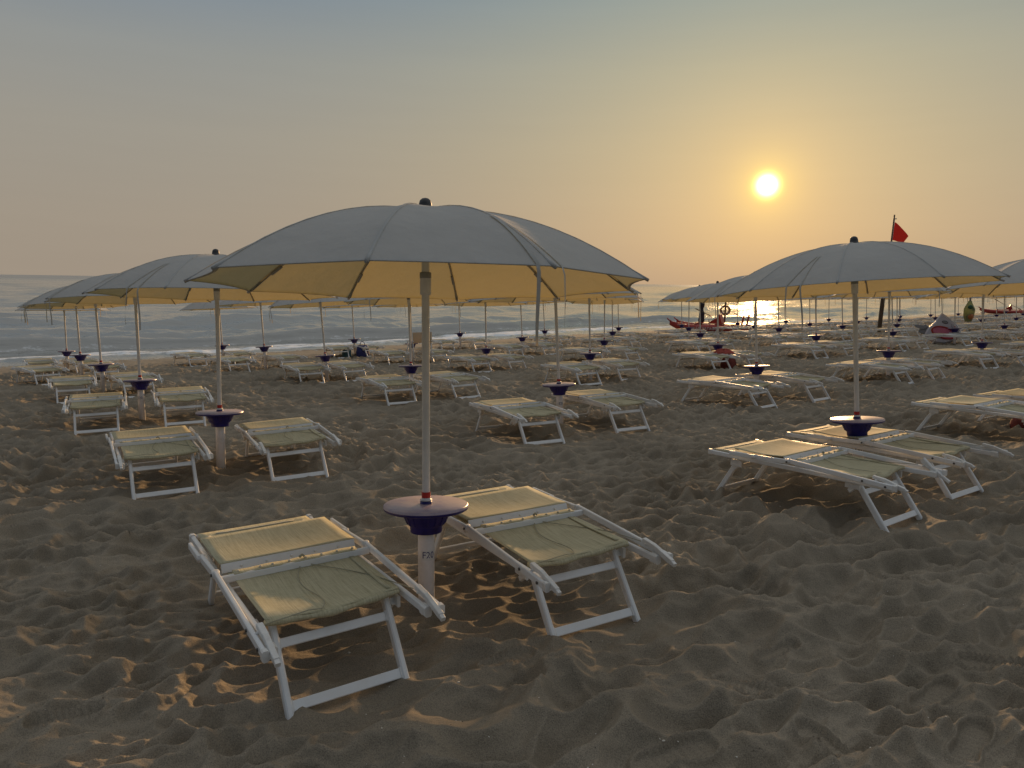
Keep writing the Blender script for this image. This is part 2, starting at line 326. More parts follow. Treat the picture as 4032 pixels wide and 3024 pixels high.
def sand():
    m, nt, N, L = nodes('sand')
    out = nd(nt, 'ShaderNodeOutputMaterial'); p = nd(nt, 'ShaderNodeBsdfPrincipled', inp={'Specular IOR Level': .25})
    tc = nd(nt, 'ShaderNodeTexCoord')
    n1 = nd(nt, 'ShaderNodeTexNoise', inp={'Scale': 1.3, 'Detail': 6, 'Roughness': .6}); L.new(tc.outputs['Object'], n1.inputs['Vector'])
    n2 = nd(nt, 'ShaderNodeTexNoise', inp={'Scale': 240, 'Detail': 3, 'Roughness': .7}); L.new(tc.outputs['Object'], n2.inputs['Vector'])
    n3 = nd(nt, 'ShaderNodeTexNoise', inp={'Scale': 38, 'Detail': 4, 'Roughness': .65}); L.new(tc.outputs['Object'], n3.inputs['Vector'])
    r1 = ramp(nt, [(.3, (.232, .198, .148)), (.7, (.325, .280, .214))]); L.new(n1.outputs['Fac'], r1.inputs['Fac'])
    r2 = ramp(nt, [(.28, (.52, .5, .5)), (.5, (.98, .98, .98)), (.75, (1.38, 1.36, 1.32))]); L.new(n2.outputs['Fac'], r2.inputs['Fac'])
    mu = nd(nt, 'ShaderNodeMix', data_type='RGBA', blend_type='MULTIPLY', inp={0: 1.0}); L.new(r1.outputs['Color'], mu.inputs[6]); L.new(r2.outputs['Color'], mu.inputs[7])
    at = nd(nt, 'ShaderNodeAttribute', attribute_name='wet')
    wm = nd(nt, 'ShaderNodeMix', data_type='RGBA', inp={7: (.075, .058, .042, 1)}); L.new(at.outputs['Fac'], wm.inputs[0]); L.new(mu.outputs[2], wm.inputs[6])
    L.new(wm.outputs[2], p.inputs['Base Color'])
    rr = nd(nt, 'ShaderNodeMapRange', inp={3: .92, 4: .38}); L.new(at.outputs['Fac'], rr.inputs[0]); L.new(rr.outputs[0], p.inputs['Roughness'])
    ma = nd(nt, 'ShaderNodeMath', operation='MULTIPLY_ADD', inp={1: .45}); L.new(n2.outputs['Fac'], ma.inputs[0]); L.new(n3.outputs['Fac'], ma.inputs[2])
    b = nd(nt, 'ShaderNodeBump', inp={'Strength': .7, 'Distance': .009}); L.new(ma.outputs[0], b.inputs['Height']); L.new(b.outputs['Normal'], p.inputs['Normal'])
    L.new(p.outputs[0], out.inputs['Surface'])
sand()
def water():
    m, nt, N, L = nodes('sea_water')
    out = nd(nt, 'ShaderNodeOutputMaterial'); p = nd(nt, 'ShaderNodeBsdfPrincipled', inp={'Base Color': (.27, .27, .245, 1), 'Roughness': .08, 'IOR': 1.9, 'Specular IOR Level': .5})
    g = nd(nt, 'ShaderNodeNewGeometry')
    ro = nd(nt, 'ShaderNodeMapping', inp={'Rotation': (0, 0, R(-35.7))}); L.new(g.outputs['Position'], ro.inputs['Vector'])
    def lay(sx, sy, det):
        mp = nd(nt, 'ShaderNodeMapping', inp={'Scale': (sx, sy, 1)}); L.new(ro.outputs[0], mp.inputs['Vector'])
        n = nd(nt, 'ShaderNodeTexNoise', inp={'Scale': 1, 'Detail': det, 'Roughness': .55, 'Distortion': .3}); L.new(mp.outputs[0], n.inputs['Vector']); return n
    a = lay(.8, 1.25, 5); b = lay(2.2, 4.6, 4); c = lay(.06, .22, 4)
    m1 = nd(nt, 'ShaderNodeMath', operation='MULTIPLY_ADD', inp={1: .16}); L.new(b.outputs['Fac'], m1.inputs[0])
    L.new(a.outputs['Fac'], m1.inputs[2])
    m2 = nd(nt, 'ShaderNodeMath', operation='MULTIPLY_ADD', inp={1: 1.6}); L.new(c.outputs['Fac'], m2.inputs[0]); L.new(m1.outputs[0], m2.inputs[2])
    bp = nd(nt, 'ShaderNodeBump', inp={'Strength': .95, 'Distance': .10}); L.new(m2.outputs[0], bp.inputs['Height']); L.new(bp.outputs['Normal'], p.inputs['Normal'])
    ar = nd(nt, 'ShaderNodeAttribute', attribute_name='chop'); L.new(ar.outputs['Fac'], p.inputs['Roughness'])
    fo = nd(nt, 'ShaderNodeBsdfPrincipled', inp={'Base Color': (.85, .87, .88, 1), 'Roughness': .9, 'Specular IOR Level': .1})
    at = nd(nt, 'ShaderNodeAttribute', attribute_name='foam')
    fn = nd(nt, 'ShaderNodeTexNoise', inp={'Scale': 3.0, 'Detail': 8, 'Roughness': .68}); mpf = nd(nt, 'ShaderNodeMapping', inp={'Scale': (.8, 1.6, 1)}); L.new(ro.outputs[0], mpf.inputs['Vector']); L.new(mpf.outputs[0], fn.inputs['Vector'])
    su = nd(nt, 'ShaderNodeMath', operation='ADD'); L.new(at.outputs['Fac'], su.inputs[0]); L.new(fn.outputs['Fac'], su.inputs[1])
    mr = nd(nt, 'ShaderNodeMapRange', inp={1: .98, 2: 1.22}); L.new(su.outputs[0], mr.inputs[0])
    fb = nd(nt, 'ShaderNodeBump', inp={'Strength': .8, 'Distance': .05}); L.new(fn.outputs['Fac'], fb.inputs['Height']); L.new(fb.outputs['Normal'], fo.inputs['Normal'])
    mx = nd(nt, 'ShaderNodeMixShader'); L.new(mr.outputs[0], mx.inputs[0]); L.new(p.outputs[0], mx.inputs[1]); L.new(fo.outputs[0], mx.inputs[2]); L.new(mx.outputs[0], out.inputs['Surface'])
water()

# ------------------------------------------------------------------ sky and sun
def build_sky():
    w = bpy.data.worlds.new("World"); scene.world = w; w.use_nodes = True
    nt = w.node_tree; nt.nodes.clear(); L = nt.links
    out = nd(nt, 'ShaderNodeOutputWorld'); bg = nd(nt, 'ShaderNodeBackground', inp={'Strength': 1.0})
    tc = nd(nt, 'ShaderNodeTexCoord'); sx = nd(nt, 'ShaderNodeSeparateXYZ'); L.new(tc.outputs['Generated'], sx.inputs[0])
    el = nd(nt, 'ShaderNodeMath', operation='ARCSINE'); L.new(sx.outputs['Z'], el.inputs[0])
    eld = nd(nt, 'ShaderNodeMapRange', inp={1: R(-10), 2: R(90)}); L.new(el.outputs[0], eld.inputs[0])
    E = lambda d: (d+10)/100
    base = ramp(nt, [(0, (.30, .25, .20)), (E(0), (.345, .285, .222)), (E(4), (.345, .295, .235)), (E(10), (.325, .302, .258)), (E(15), (.280, .290, .280)), (E(21), (.175, .235, .305)), (E(28), (.270, .290, .310)), (E(45), (.43, .44, .45)), (E(65), (.54, .555, .57)), (1, (.57, .585, .605))])
    L.new(eld.outputs[0], base.inputs['Fac'])
    dt = nd(nt, 'ShaderNodeVectorMath', operation='DOT_PRODUCT', inp={1: tuple(SUN_DIR)}); L.new(tc.outputs['Generated'], dt.inputs[0])
    ga = nd(nt, 'ShaderNodeMath', operation='ARCCOSINE'); L.new(dt.outputs['Value'], ga.inputs[0])
    gd = nd(nt, 'ShaderNodeMath', operation='MULTIPLY', inp={1: 180/math.pi}); L.new(ga.outputs[0], gd.inputs[0])
    def gauss(s, p=2.0):
        q = nd(nt, 'ShaderNodeMath', operation='DIVIDE', inp={1: s}); L.new(gd.outputs[0], q.inputs[0])
        pw = nd(nt, 'ShaderNodeMath', operation='POWER', inp={1: p}); L.new(q.outputs[0], pw.inputs[0])
        ng = nd(nt, 'ShaderNodeMath', operation='MULTIPLY', inp={1: -1}); L.new(pw.outputs[0], ng.inputs[0])
        ex = nd(nt, 'ShaderNodeMath', operation='EXPONENT'); L.new(ng.outputs[0], ex.inputs[0]); return ex
    def scale(col, fac):
        v = nd(nt, 'ShaderNodeVectorMath', operation='SCALE')
        if isinstance(col, tuple): v.inputs[0].default_value = col
        else: L.new(col, v.inputs[0])
        L.new(fac, v.inputs['Scale']); return v.outputs[0]
    def add(a, b):
        v = nd(nt, 'ShaderNodeVectorMath', operation='ADD'); L.new(a, v.inputs[0]); L.new(b, v.inputs[1]); return v.outputs[0]
    wide = ramp(nt, [(E(0), (.185, .078, -.04)), (E(8), (.17, .105, -.015)), (E(20), (.125, .12, .01)), (E(40), (.15, .13, .03))]); L.new(eld.outputs[0], wide.inputs['Fac'])
    back = nd(nt, 'ShaderNodeMapRange', interpolation_type='SMOOTHSTEP', inp={1: 82, 2: 128, 3: 1.0, 4: .25}); L.new(gd.outputs[0], back.inputs[0])
    inv = nd(nt, 'ShaderNodeMath', operation='SUBTRACT', inp={0: 1.0}); L.new(back.outputs[0], inv.inputs[1])
    bc = add(scale(base.outputs['Color'], back.outputs[0]), scale((.02, .05, .09), inv.outputs[0]))
    c = add(bc, scale(wide.outputs['Color'], gauss(25).outputs[0]))
    c = add(c, scale((.36, .17, -.01), gauss(4.0, 1.0).outputs[0]))
    c = add(c, scale((.18, .13, .0), gauss(2.0).outputs[0]))
    c = add(c, scale((8.0, 7.0, 4.0), gauss(.55, 2.4).outputs[0]))
    c = add(c, scale((1.0, .66, .06), gauss(.98, 3.0).outputs[0]))
    # thin uneven streaks of haze low over the sea
    mp = nd(nt, 'ShaderNodeMapping', inp={'Scale': (3, 3, 40)}); L.new(tc.outputs['Generated'], mp.inputs['Vector'])
    no = nd(nt, 'ShaderNodeTexNoise', inp={'Scale': 1.6, 'Detail': 5, 'Roughness': .55}); L.new(mp.outputs[0], no.inputs['Vector'])
    hz = nd(nt, 'ShaderNodeMapRange', inp={1: .3, 2: .75, 3: .99, 4: 1.01}); L.new(no.outputs['Fac'], hz.inputs[0])
    c = scale(c, hz.outputs[0])
    sky = nd(nt, 'ShaderNodeTexSky', sky_type='NISHITA', sun_disc=False, sun_elevation=SUN_EL, sun_rotation=SUN_AZ, dust_density=4.0, air_density=1.0)
    c = add(c, scale(sky.outputs[0], nd_value(nt, .002)))
    L.new(c, bg.inputs['Color']); L.new(bg.outputs[0], out.inputs['Surface'])
def nd_value(nt, v):
    n = nt.nodes.new('ShaderNodeValue'); n.outputs[0].default_value = v; return n.outputs[0]
build_sky()
sun = bpy.data.lights.new('sun', 'SUN'); sun.energy = 3.6; sun.angle = R(2.2); sun.color = (1.0, .60, .28)
so = bpy.data.objects.new('sun', sun); COL.objects.link(so)
so.rotation_euler = Vector(SUN_DIR).to_track_quat('Z', 'Y').to_euler()

# ------------------------------------------------------------------ camera
cam = bpy.data.cameras.new('camera'); cam.sensor_width = 36; cam.lens = 36*.71882; cam.clip_end = 30000; cam.clip_start = .05
co = bpy.data.objects.new('camera', cam); COL.objects.link(co); scene.camera = co
MC = np.array([[0.99988, 0.0152, 0.], [0.00208, -0.13714, 0.99055], [0.01505, -0.99044, -0.13716]])
X, Y, Z = MC[:, 0], -MC[:, 1], -MC[:, 2]
co.matrix_world = Matrix(((X[0], Y[0], Z[0], 0), (X[1], Y[1], Z[1], 0), (X[2], Y[2], Z[2], 1.48), (0, 0, 0, 1)))
scene.view_settings.view_transform = 'Standard'; scene.view_settings.look = 'None'; scene.view_settings.exposure = 0; scene.view_settings.gamma = 1
scene.cycles.sample_clamp_direct = 12; scene.cycles.sample_clamp_indirect = 6
# ------------------------------------------------------------------ terrain meshes
def fast_grid(name, X, Y, Z, mat, attrs=None):
    nr, nc = X.shape
    me = bpy.data.meshes.new(name)
    co_ = np.stack([X, Y, Z], -1).reshape(-1, 3).astype(np.float32)
    idx = np.arange(nr*nc, dtype=np.int32).reshape(nr, nc)
    q = np.stack([idx[:-1, :-1], idx[:-1, 1:], idx[1:, 1:], idx[1:, :-1]], -1).reshape(-1, 4)
    me.vertices.add(len(co_)); me.vertices.foreach_set('co', co_.ravel())
    me.loops.add(q.size); me.loops.foreach_set('vertex_index', q.ravel())
    me.polygons.add(len(q)); me.polygons.foreach_set('loop_start', np.arange(0, q.size, 4, dtype=np.int32))
    me.polygons.foreach_set('use_smooth', np.ones(len(q), bool))
    for k, a in (attrs or {}).items():
        at = me.attributes.new(k, 'FLOAT', 'POINT'); at.data.foreach_set('value', a.ravel().astype(np.float32))
    me.materials.append(MAT[mat]); me.update(calc_edges=True)
    return link(name, me)

def build_sand():
    ys = [-14.0]
    while ys[-1] < .8: ys.append(ys[-1]+max(.012, min(.5, .05*(1.2-ys[-1]))))
    while ys[-1] < 110: ys.append(ys[-1]+max(.0055, .0034*ys[-1]))
    ys = np.array(ys)
    core = np.linspace(-1, 1, 760)
    ext = 1+np.cumsum(np.linspace(.01, .35, 45)); s = np.concatenate([-ext[::-1], core, ext])
    hw = np.maximum(1.9, .82*np.maximum(ys, 0)+.25)
    X = s[None, :]*hw[:, None]; Y = np.repeat(ys[:, None], len(s), 1)
    Z = ground_z(X, Y)
    rl = relief(X, Y)
    fade = 1-sstep(1.5, 3.0, np.abs(s))[None, :]
    Z = Z+rl*(.3+.7*fade)
    u, v, _ = to_uv(X, Y)
    wet = sstep(-1.6, -.35, v-shore_v(u)+.5*fbm(u/1.3, v/1.3, 61, 3))
    o = fast_grid('sand', X, Y, Z, 'sand', {'wet': wet}); tag(o, kind='structure')

def build_sea():
    az = np.radians(np.linspace(-75, 85, 1000))
    d = [13.5]
    while d[-1] < 60: d.append(d[-1]+max(.07, .0042*d[-1]))
    while d[-1] < 14000: d.append(d[-1]*1.0125)
    d = np.array(d)
    X = np.sin(az)[None, :]*d[:, None]; Y = np.cos(az)[None, :]*d[:, None]
    u, v, _ = to_uv(X, Y)
    u = np.where(np.abs(u) > 380, np.sign(u)*380, u)
    s = v-shore_v(u)
    s2 = s+.9*fbm(u/9, v/14, 51, 2)
    sp = np.maximum(np.gradient(d)[:, None], .0028*d[:, None])
    Z = np.zeros_like(X)
    r2 = np.random.default_rng(5)
    for i in range(34):
        lam = .7*1.13**i; ang = r2.normal(0, .95 if lam < 3 else .36); ph = r2.uniform(0, 6.28)
        kx, ky = math.sin(ang)*2*math.pi/lam, math.cos(ang)*2*math.pi/lam
        am = (.0054 if lam < 3 else .0070)*lam**.75*np.clip(lam/sp/2-1.2, 0, 1)*sstep(-.5, 6, s)
        if lam > 14: am = am*.6
        w_ = .5+.5*np.sin(kx*u+ky*v+ph+2.2*vnoise(u/(lam*2.5), v/(lam*2.5), 200+i)); env = .35+1.3*vnoise(u/(lam*1.8)+i, v/(lam*1.2), 300+i)
        Z += 1.35*am*env*(2*w_**2.2-.75)
    foam = np.zeros_like(X)
    for (c, hgt, sf, sb, wob, k, on) in ((3.9, .42, .34, 1.3, .9, 1, .28), (8.2, .22, .42, 1.4, 1.3, 2, .45), (13.5, .20, .6, 1.6, 2.2, 3, .45), (22, .20, .9, 2.2, 3, 4, .5), (34, .18, 1.2, 3, 4, 5, .5), (50, .16, 1.5, 3.5, 6, 6, .5)):
        t = s-c-wob*(vnoise(u/8.0, u*0+k*3.7, 80+k)-.5)*2-.25*fbm(u/1.6, v/2.5, 90+k, 2)
        a = hgt*(.25+.75*sstep(on-.15, on+.25, vnoise(u/11.0+k*5, u*0+k, 85+k)))
        pr = np.where(t < 0, np.exp(-(t/sf)**2), np.exp(-(t/sb)**2))
        Z += a*pr*sstep(.2, 2.0, s)
        if k <= 2:
            fr = np.exp(-((t+sf*1.6)/(sf*1.5))**2)*(a/hgt)
            foam = np.maximum(foam, fr*(.46 if k == 1 else .15))
    lump = fbm(u/.5, v/.35, 95, 3)
    band = sstep(-.75, -.15, s2)*(1-sstep(.8, 2.7, s2))
    foam = np.maximum(foam, band*(.60+.5*sstep(.35, .75, vnoise(u/2.2, v/1.0, 97)))*(1-.45*sstep(20, 34, u)))
    edge = np.exp(-((s-.15)/.40)**2)
    foam = np.maximum(foam, edge*(.72-.2*sstep(22, 40, u)))
    Z += (.05*np.clip(foam, 0, 1)*(1+lump))*sstep(-1.2, -.1, s)
    Z += np.where(s < .9, .05*np.exp(-((s-.2)/.55)**2)*(1+.8*lump), 0)
    Z = Z-sstep(.0, -1.0, s)*.0
    o = fast_grid('sea', X, Y, SEA_Z+Z, 'sea_water', {'foam': foam, 'chop': .07+.28*sstep(60, 900, s)}); tag(o, kind='structure')
build_sea()

# ------------------------------------------------------------------ parasol prototype (local z along the pole, strap towards +x)
RIM_R, RIM_Z, APEX_Z, NRIB = 1.082, 1.592, 1.955, 10
def rib_z(p): return APEX_Z-(APEX_Z-RIM_Z)*p**2.15
def canopy_pt(p, a, sag=1.0):
    st = 2*math.pi/NRIB; k = math.floor(a/st); f = a/st-k
    A = Vector((math.cos(k*st), math.sin(k*st), 0))*RIM_R*p; B = Vector((math.cos((k+1)*st), math.sin((k+1)*st), 0))*RIM_R*p
    m = A.lerp(B, f); w = 4*f*(1-f)
    m *= 1-.030*w*p*p
    m.z = rib_z(p)-.014*w*p*(1.25-p)*sag*2+.012*w*p**6
    return m
def parasol_parts(code=None, lod=0, mid=False):
    P = []
    base = MB().lathe([(.0, -.38), (.041, -.38), (.041, .385), (.041, .386)], 'pipe_white', 24 if lod == 0 else 12); P.append(('base_tube', base, None))
    t = MB().lathe([(.076, .375), (.079, .380), (.079, .405), (.088, .412), (.104, .440), (.118, .476), (.135, .485), (.200, .487), (.208, .492), (.2105, .502)], 'navy_plastic', 40 if lod == 0 else 20)
    t.lathe([(.2105, .502), (.2095, .511), (.204, .5155), (.05, .5165), (.03, .5165)], 'table_top', 40 if lod == 0 else 20)
    t.lathe([(.03, .516), (.03, .528), (.021, .530)], 'navy_plastic', 20)
    if lod == 0:
        for k in range(18):
            a = 2*math.pi*k/18; c, s_ = math.cos(a), math.sin(a)
            t.bar((.094*c, .094*s_, .42), (.118*c, .118*s_, .474), .004, .006, 'navy_plastic', up=(c, s_, -.4))
    P.append(('side_table', t, None))
    pole = MB().lathe([(.0192, .515), (.0192, 1.545), (.0192, APEX_Z-.02)], 'pole_paint', 16 if lod == 0 else 8); P.append(('pole', pole, None))
    band = MB().lathe([(.0222, .546), (.0222, .575)], 'red_plastic', 16).lathe([(.0222, .546), (.0225, .545), (.0225, .540), (.030, .538), (.030, .532), (.021, .530)], 'white_plastic', 20)
    P.append(('pole_band', band, 'pole'))
    run = MB().lathe([(.0193, 1.545), (.026, 1.548), (.027, 1.56), (.027, 1.625), (.028, 1.626)], 'pole_paint', 18).lathe([(.028, 1.626), (.0285, 1.63), (.0285, 1.655), (.0193, 1.657)], 'grey_collar', 18); P.append(('runner', run, 'pole'))
    run = MB().lathe([(.0193, 1.76), (.029, 1.765), (.029, 1.795), (.0193, 1.80)], 'grey_collar', 12)
    P.append(('strut_collar', run, 'pole'))
    can = MB(); nr = 16 if lod == 0 else 8; ns = 6 if lod == 0 else 3
    st = 2*math.pi/NRIB
    for k in range(NRIB):                                           # ten sewn panels, creased along the ribs
        can.grid([[canopy_pt(.03+.97*(i/nr), k*st+st*min(.99999, max(.00001, j/ns))) for j in range(ns+1)] for i in range(nr+1)], 'canopy_cloth', True)
    rows = [[canopy_pt(1, 2*math.pi*(j/(NRIB*ns))+1e-9) for j in range(NRIB*ns)]]
    # hem folded under the edge
    st = 2*math.pi/NRIB
    hem = []
    for j in range(NRIB*ns):
        q = canopy_pt(1, 2*math.pi*(j/(NRIB*ns))+1e-9); hem.append(Vector((q.x*1.002, q.y*1.002, q.z-.004)))
    hem2 = [Vector((q.x*.984, q.y*.984, q.z+.001)) for q in hem]
    can.grid([[Vector(r) for r in rows[-1]], hem, hem2], 'canopy_cloth', True, True)
    for k in range(NRIB):                                           # sewn pocket at each rib tip
        c, s_ = math.cos(k*st), math.sin(k*st)
        can.grid([[(c*RIM_R*p-s_*w, s_*RIM_R*p+c*w, rib_z(p)+dz) for w, dz in ((-.007, .0003), (-.0035, .0028), (.0035, .0028), (.007, .0003))] for p in [.05+.95*i/10 for i in range(11)]], 'canopy_cloth', True)
        can.tube([(c*(RIM_R-.075), s_*(RIM_R-.075), rib_z(.93)-.004), (c*(RIM_R-.02), s_*(RIM_R-.02), rib_z(.982)-.004), (c*(RIM_R+.012), s_*(RIM_R+.012), RIM_Z-.008)], [.004, .0095, .008], 'canopy_cloth', 6)
    P.append(('canopy', can, None))
    for k in range(NRIB):
        c, s_ = math.cos(k*st), math.sin(k*st)
        rb = MB(); n = 9 if lod == 0 else 4
        rb.tube([(c*RIM_R*p, s_*RIM_R*p, rib_z(p)-.011) for p in [.03+.95*i/n for i in range(n+1)]], .0042, 'steel', 5)
        rb.tube([(c*.028, s_*.028, 1.78), (c*RIM_R*.46, s_*RIM_R*.46, rib_z(.46)-.014)], .004, 'steel', 5)
        rb.bar((c*RIM_R*.80, s_*RIM_R*.80, rib_z(.80)-.014), (c*RIM_R*.86, s_*RIM_R*.86, rib_z(.86)-.015), .016, .014, 'grey_collar')
        P.append(('rib', rb, 'canopy'))
    hub = MB().lathe([(.0, 1.90), (.035, 1.90), (.035, 1.945), (.021, 1.95)], 'grey_collar', 12); P.append(('hub', hub, 'canopy'))
    fin = MB().lathe([(.0405, 1.944), (.040, 1.962), (.033, 1.966), (.0315, 1.985), (.027, 2.002), (.016, 2.012), (.002, 2.0155)], 'dark_rubber', 18); P.append(('finial', fin, None))
    for sgn, sw, ln in ((-1, .35, .30), (1, -.25, .34)):
        sp = MB(); rows = []
        seq = []
        for i in range(7):
            p = .60+.40*i/6
            seq.append((p, sgn*(.010+.048*(i/6)**1.2)))
        a0 = math.pi/NRIB if mid else 0.0
        for (p, off) in seq:
            tw = .0068
            q1 = canopy_pt(p, a0+(off-tw)/(RIM_R*p)); q2 = canopy_pt(p, a0+(off+tw)/(RIM_R*p))
            up_ = Vector((math.cos(a0)*.5*p, math.sin(a0)*.5*p, 1)).normalized()*.006
            rows.append([q1+up_, q2+up_])
        tip = (rows[-1][0]+rows[-1][1])/2; td = (rows[-1][1]-rows[-1][0]).normalized(); ro_ = Vector((math.cos(a0), math.sin(a0), 0))
        n = 9
        for i in range(1, n+1):
            t_ = i/n
            c_ = tip+ro_*(.012+.006*math.sin(3.3*t_+sgn))+td*(.006*math.sin(4*t_+sw*4)-.006*math.sin(sw*4))
            a = sw*3.4*t_; w = .0068*(1-.25*t_); dv_ = td*(w*math.cos(a))+ro_*(w*math.sin(a))
            rows.append([c_-dv_-Vector((0, 0, ln*t_)), c_+dv_-Vector((0, 0, ln*t_))])
        sp.grid(rows, 'canopy_cloth', True)
        P.append(('tie_strap', sp, 'canopy'))
    return P
def number_mesh(text, ang, z=.265, r=.0418, size=.046):
    cu = bpy.data.curves.new('number', 'FONT'); cu.body = text; cu.size = size; cu.align_x = 'CENTER'; cu.align_y = 'CENTER'; cu.resolution_u = 3
    o = bpy.data.objects.new('number', cu); COL.objects.link(o)
    dg = bpy.context.evaluated_depsgraph_get(); me = bpy.data.meshes.new_from_object(o.evaluated_get(dg))
    bpy.data.objects.remove(o); bpy.data.curves.remove(cu)
    mb = MB(); rr = r+.0006
    plate = []
    for i in range(2):
        plate.append([(r*math.cos(ang+t_), r*math.sin(ang+t_), z-.024+.048*i) for t_ in [(-.036+.072*k/8)/r for k in range(9)]])
    mb.grid(plate, 'white_plastic', True)
    mb.add([((rr)*math.cos(ang+v.co.x*.95/rr), rr*math.sin(ang+v.co.x*.95/rr), z+v.co.y) for v in me.vertices], [tuple(p.vertices) for p in me.polygons], 'ink_blue')
    bpy.data.meshes.remove(me)
    return mb

def meshes(parts, prefix): return [(n, mb.mesh(prefix+'_'+n), par) for n, mb, par in parts]
def spawn(root, plist):
    made = {}
    for n, me, par in plist:
        o = bpy.data.objects.new(n, me); COL.objects.link(o)
        o.parent = made[par] if par else root
        if n not in made: made[n] = o
    return made
def merged(parts, groups):
    out = []; seen = {}
    for n, mb, par in parts:
        g = groups.get(n, n)
        if g is None: continue
        if isinstance(g, str):
            if g in seen and g != n or (g in seen and n not in KEEP): seen[g].merge(mb)
            else:
                c = MB().merge(mb); out.append((g, c, None)); seen.setdefault(g, c)
    return out
KEEP = {'leg', 'tie_strap'}
par_hi = meshes(parasol_parts(lod=0), 'parasol'); par_hi2 = meshes(parasol_parts(lod=0, mid=True), 'parasol_b')
lo_parts = parasol_parts(lod=1)
par_mid = meshes(merged(lo_parts, {'pole_band': 'pole', 'runner': 'pole', 'strut_collar': 'pole', 'rib': 'canopy', 'hub': 'canopy'}), 'parasol_mid')
allp = MB()
for n, mb, p in lo_parts: allp.merge(mb)
par_far = allp.mesh('parasol_far')

ORD = ['first', 'second', 'third', 'fourth', 'fifth', 'sixth', 'seventh', 'eighth', 'ninth', 'tenth', 'eleventh', 'twelfth', 'thirteenth', 'fourteenth', 'fifteenth', 'sixteenth', 'seventeenth', 'eighteenth', 'nineteenth']
ROWN = ['front row', 'second row from the front', 'third row from the front', 'third row from the sea', 'second row from the sea', 'row nearest the sea']
HT = [.515, .54, .55, .565, .585, .60]
TILT = {(0, 0): (.046, .034), (1, 0): (.036, .026), (0, 1): (.004, .056)}
STRAP = {(0, 0): R(266.6), (1, 0): R(200.3), (0, 1): R(167.7), (2, 0): R(196), (3, 0): R(186), (1, 1): R(300), (1, 2): R(160), (2, 1): R(205)}
rowfirst = {}
def camdist(p): return math.hypot(p[0], p[1])
PAR = []
for (r, c, x, y, z) in BASE:
    lim = (3, 6, 8, 11, 14, 17)[r]
    if c > lim: continue
    pos = np.array([x, y, z])+N0*(HT[r]-.515)
    d = camdist(pos)
    rr = random.Random(r*100+c)
    tx, ty = TILT.get((r, c), (rr.gauss(0, .022), .040+rr.gauss(0, .015)))
    yaw = STRAP.get((r, c), rr.uniform(0, 2*math.pi))
    code = 'FEDCBA'[r]+str(20+c)
    if (r, c) == (0, 0): lab = 'large cream beach parasol in front, on the white post marked F20'
    elif (r, c) == (1, 0): lab = 'cream beach parasol partly hidden behind the F20 parasol on its left'
    elif (r, c) == (0, 1): lab = 'cream beach parasol with red flag showing above its canopy'
    elif (r, c) == (0, 2): lab = 'cream beach parasol cut off by the right edge of the photo'
    else: lab = 'cream beach parasol, %s from the left in the %s' % (ORD[c], ROWN[r])
    Mx = frame(pos, yaw, tx, ty)
    nm = 'beach_parasol'; grp = 'cream parasols in rows on the beach'
    if d < 12.5:
        root = empty(nm, Mx, lab, 'parasol', grp); made = spawn(root, par_hi2 if (r, c) in ((1, 0), (0, 1), (1, 2), (2, 1)) else par_hi)
    elif d < 25:
        root = empty(nm, Mx, lab, 'parasol', grp); made = spawn(root, par_mid)
    else:
        root = link(nm, par_far); root.matrix_world = Mx; tag(root, lab, 'parasol', grp)
    if d < 19 and r < 4 and c < 4 and (r, c) != (1, 0):
        # number plate faces the walkway, i.e. roughly towards the camera
        dirw = np.array([-x, -y, 0.]); dirw /= np.linalg.norm(dirw)
        a = math.atan2(dirw@EV, dirw@EU)+{(0, 0): .25, (1, 1): .5, (2, 1): .45, (2, 0): -.5, (3, 0): .5}.get((r, c), .3)-yaw
        nb = link('number_label', number_mesh(code, a).mesh('number_label'), made['base_tube'])
    PAR.append((r, c, np.array([x, y, z]), d))
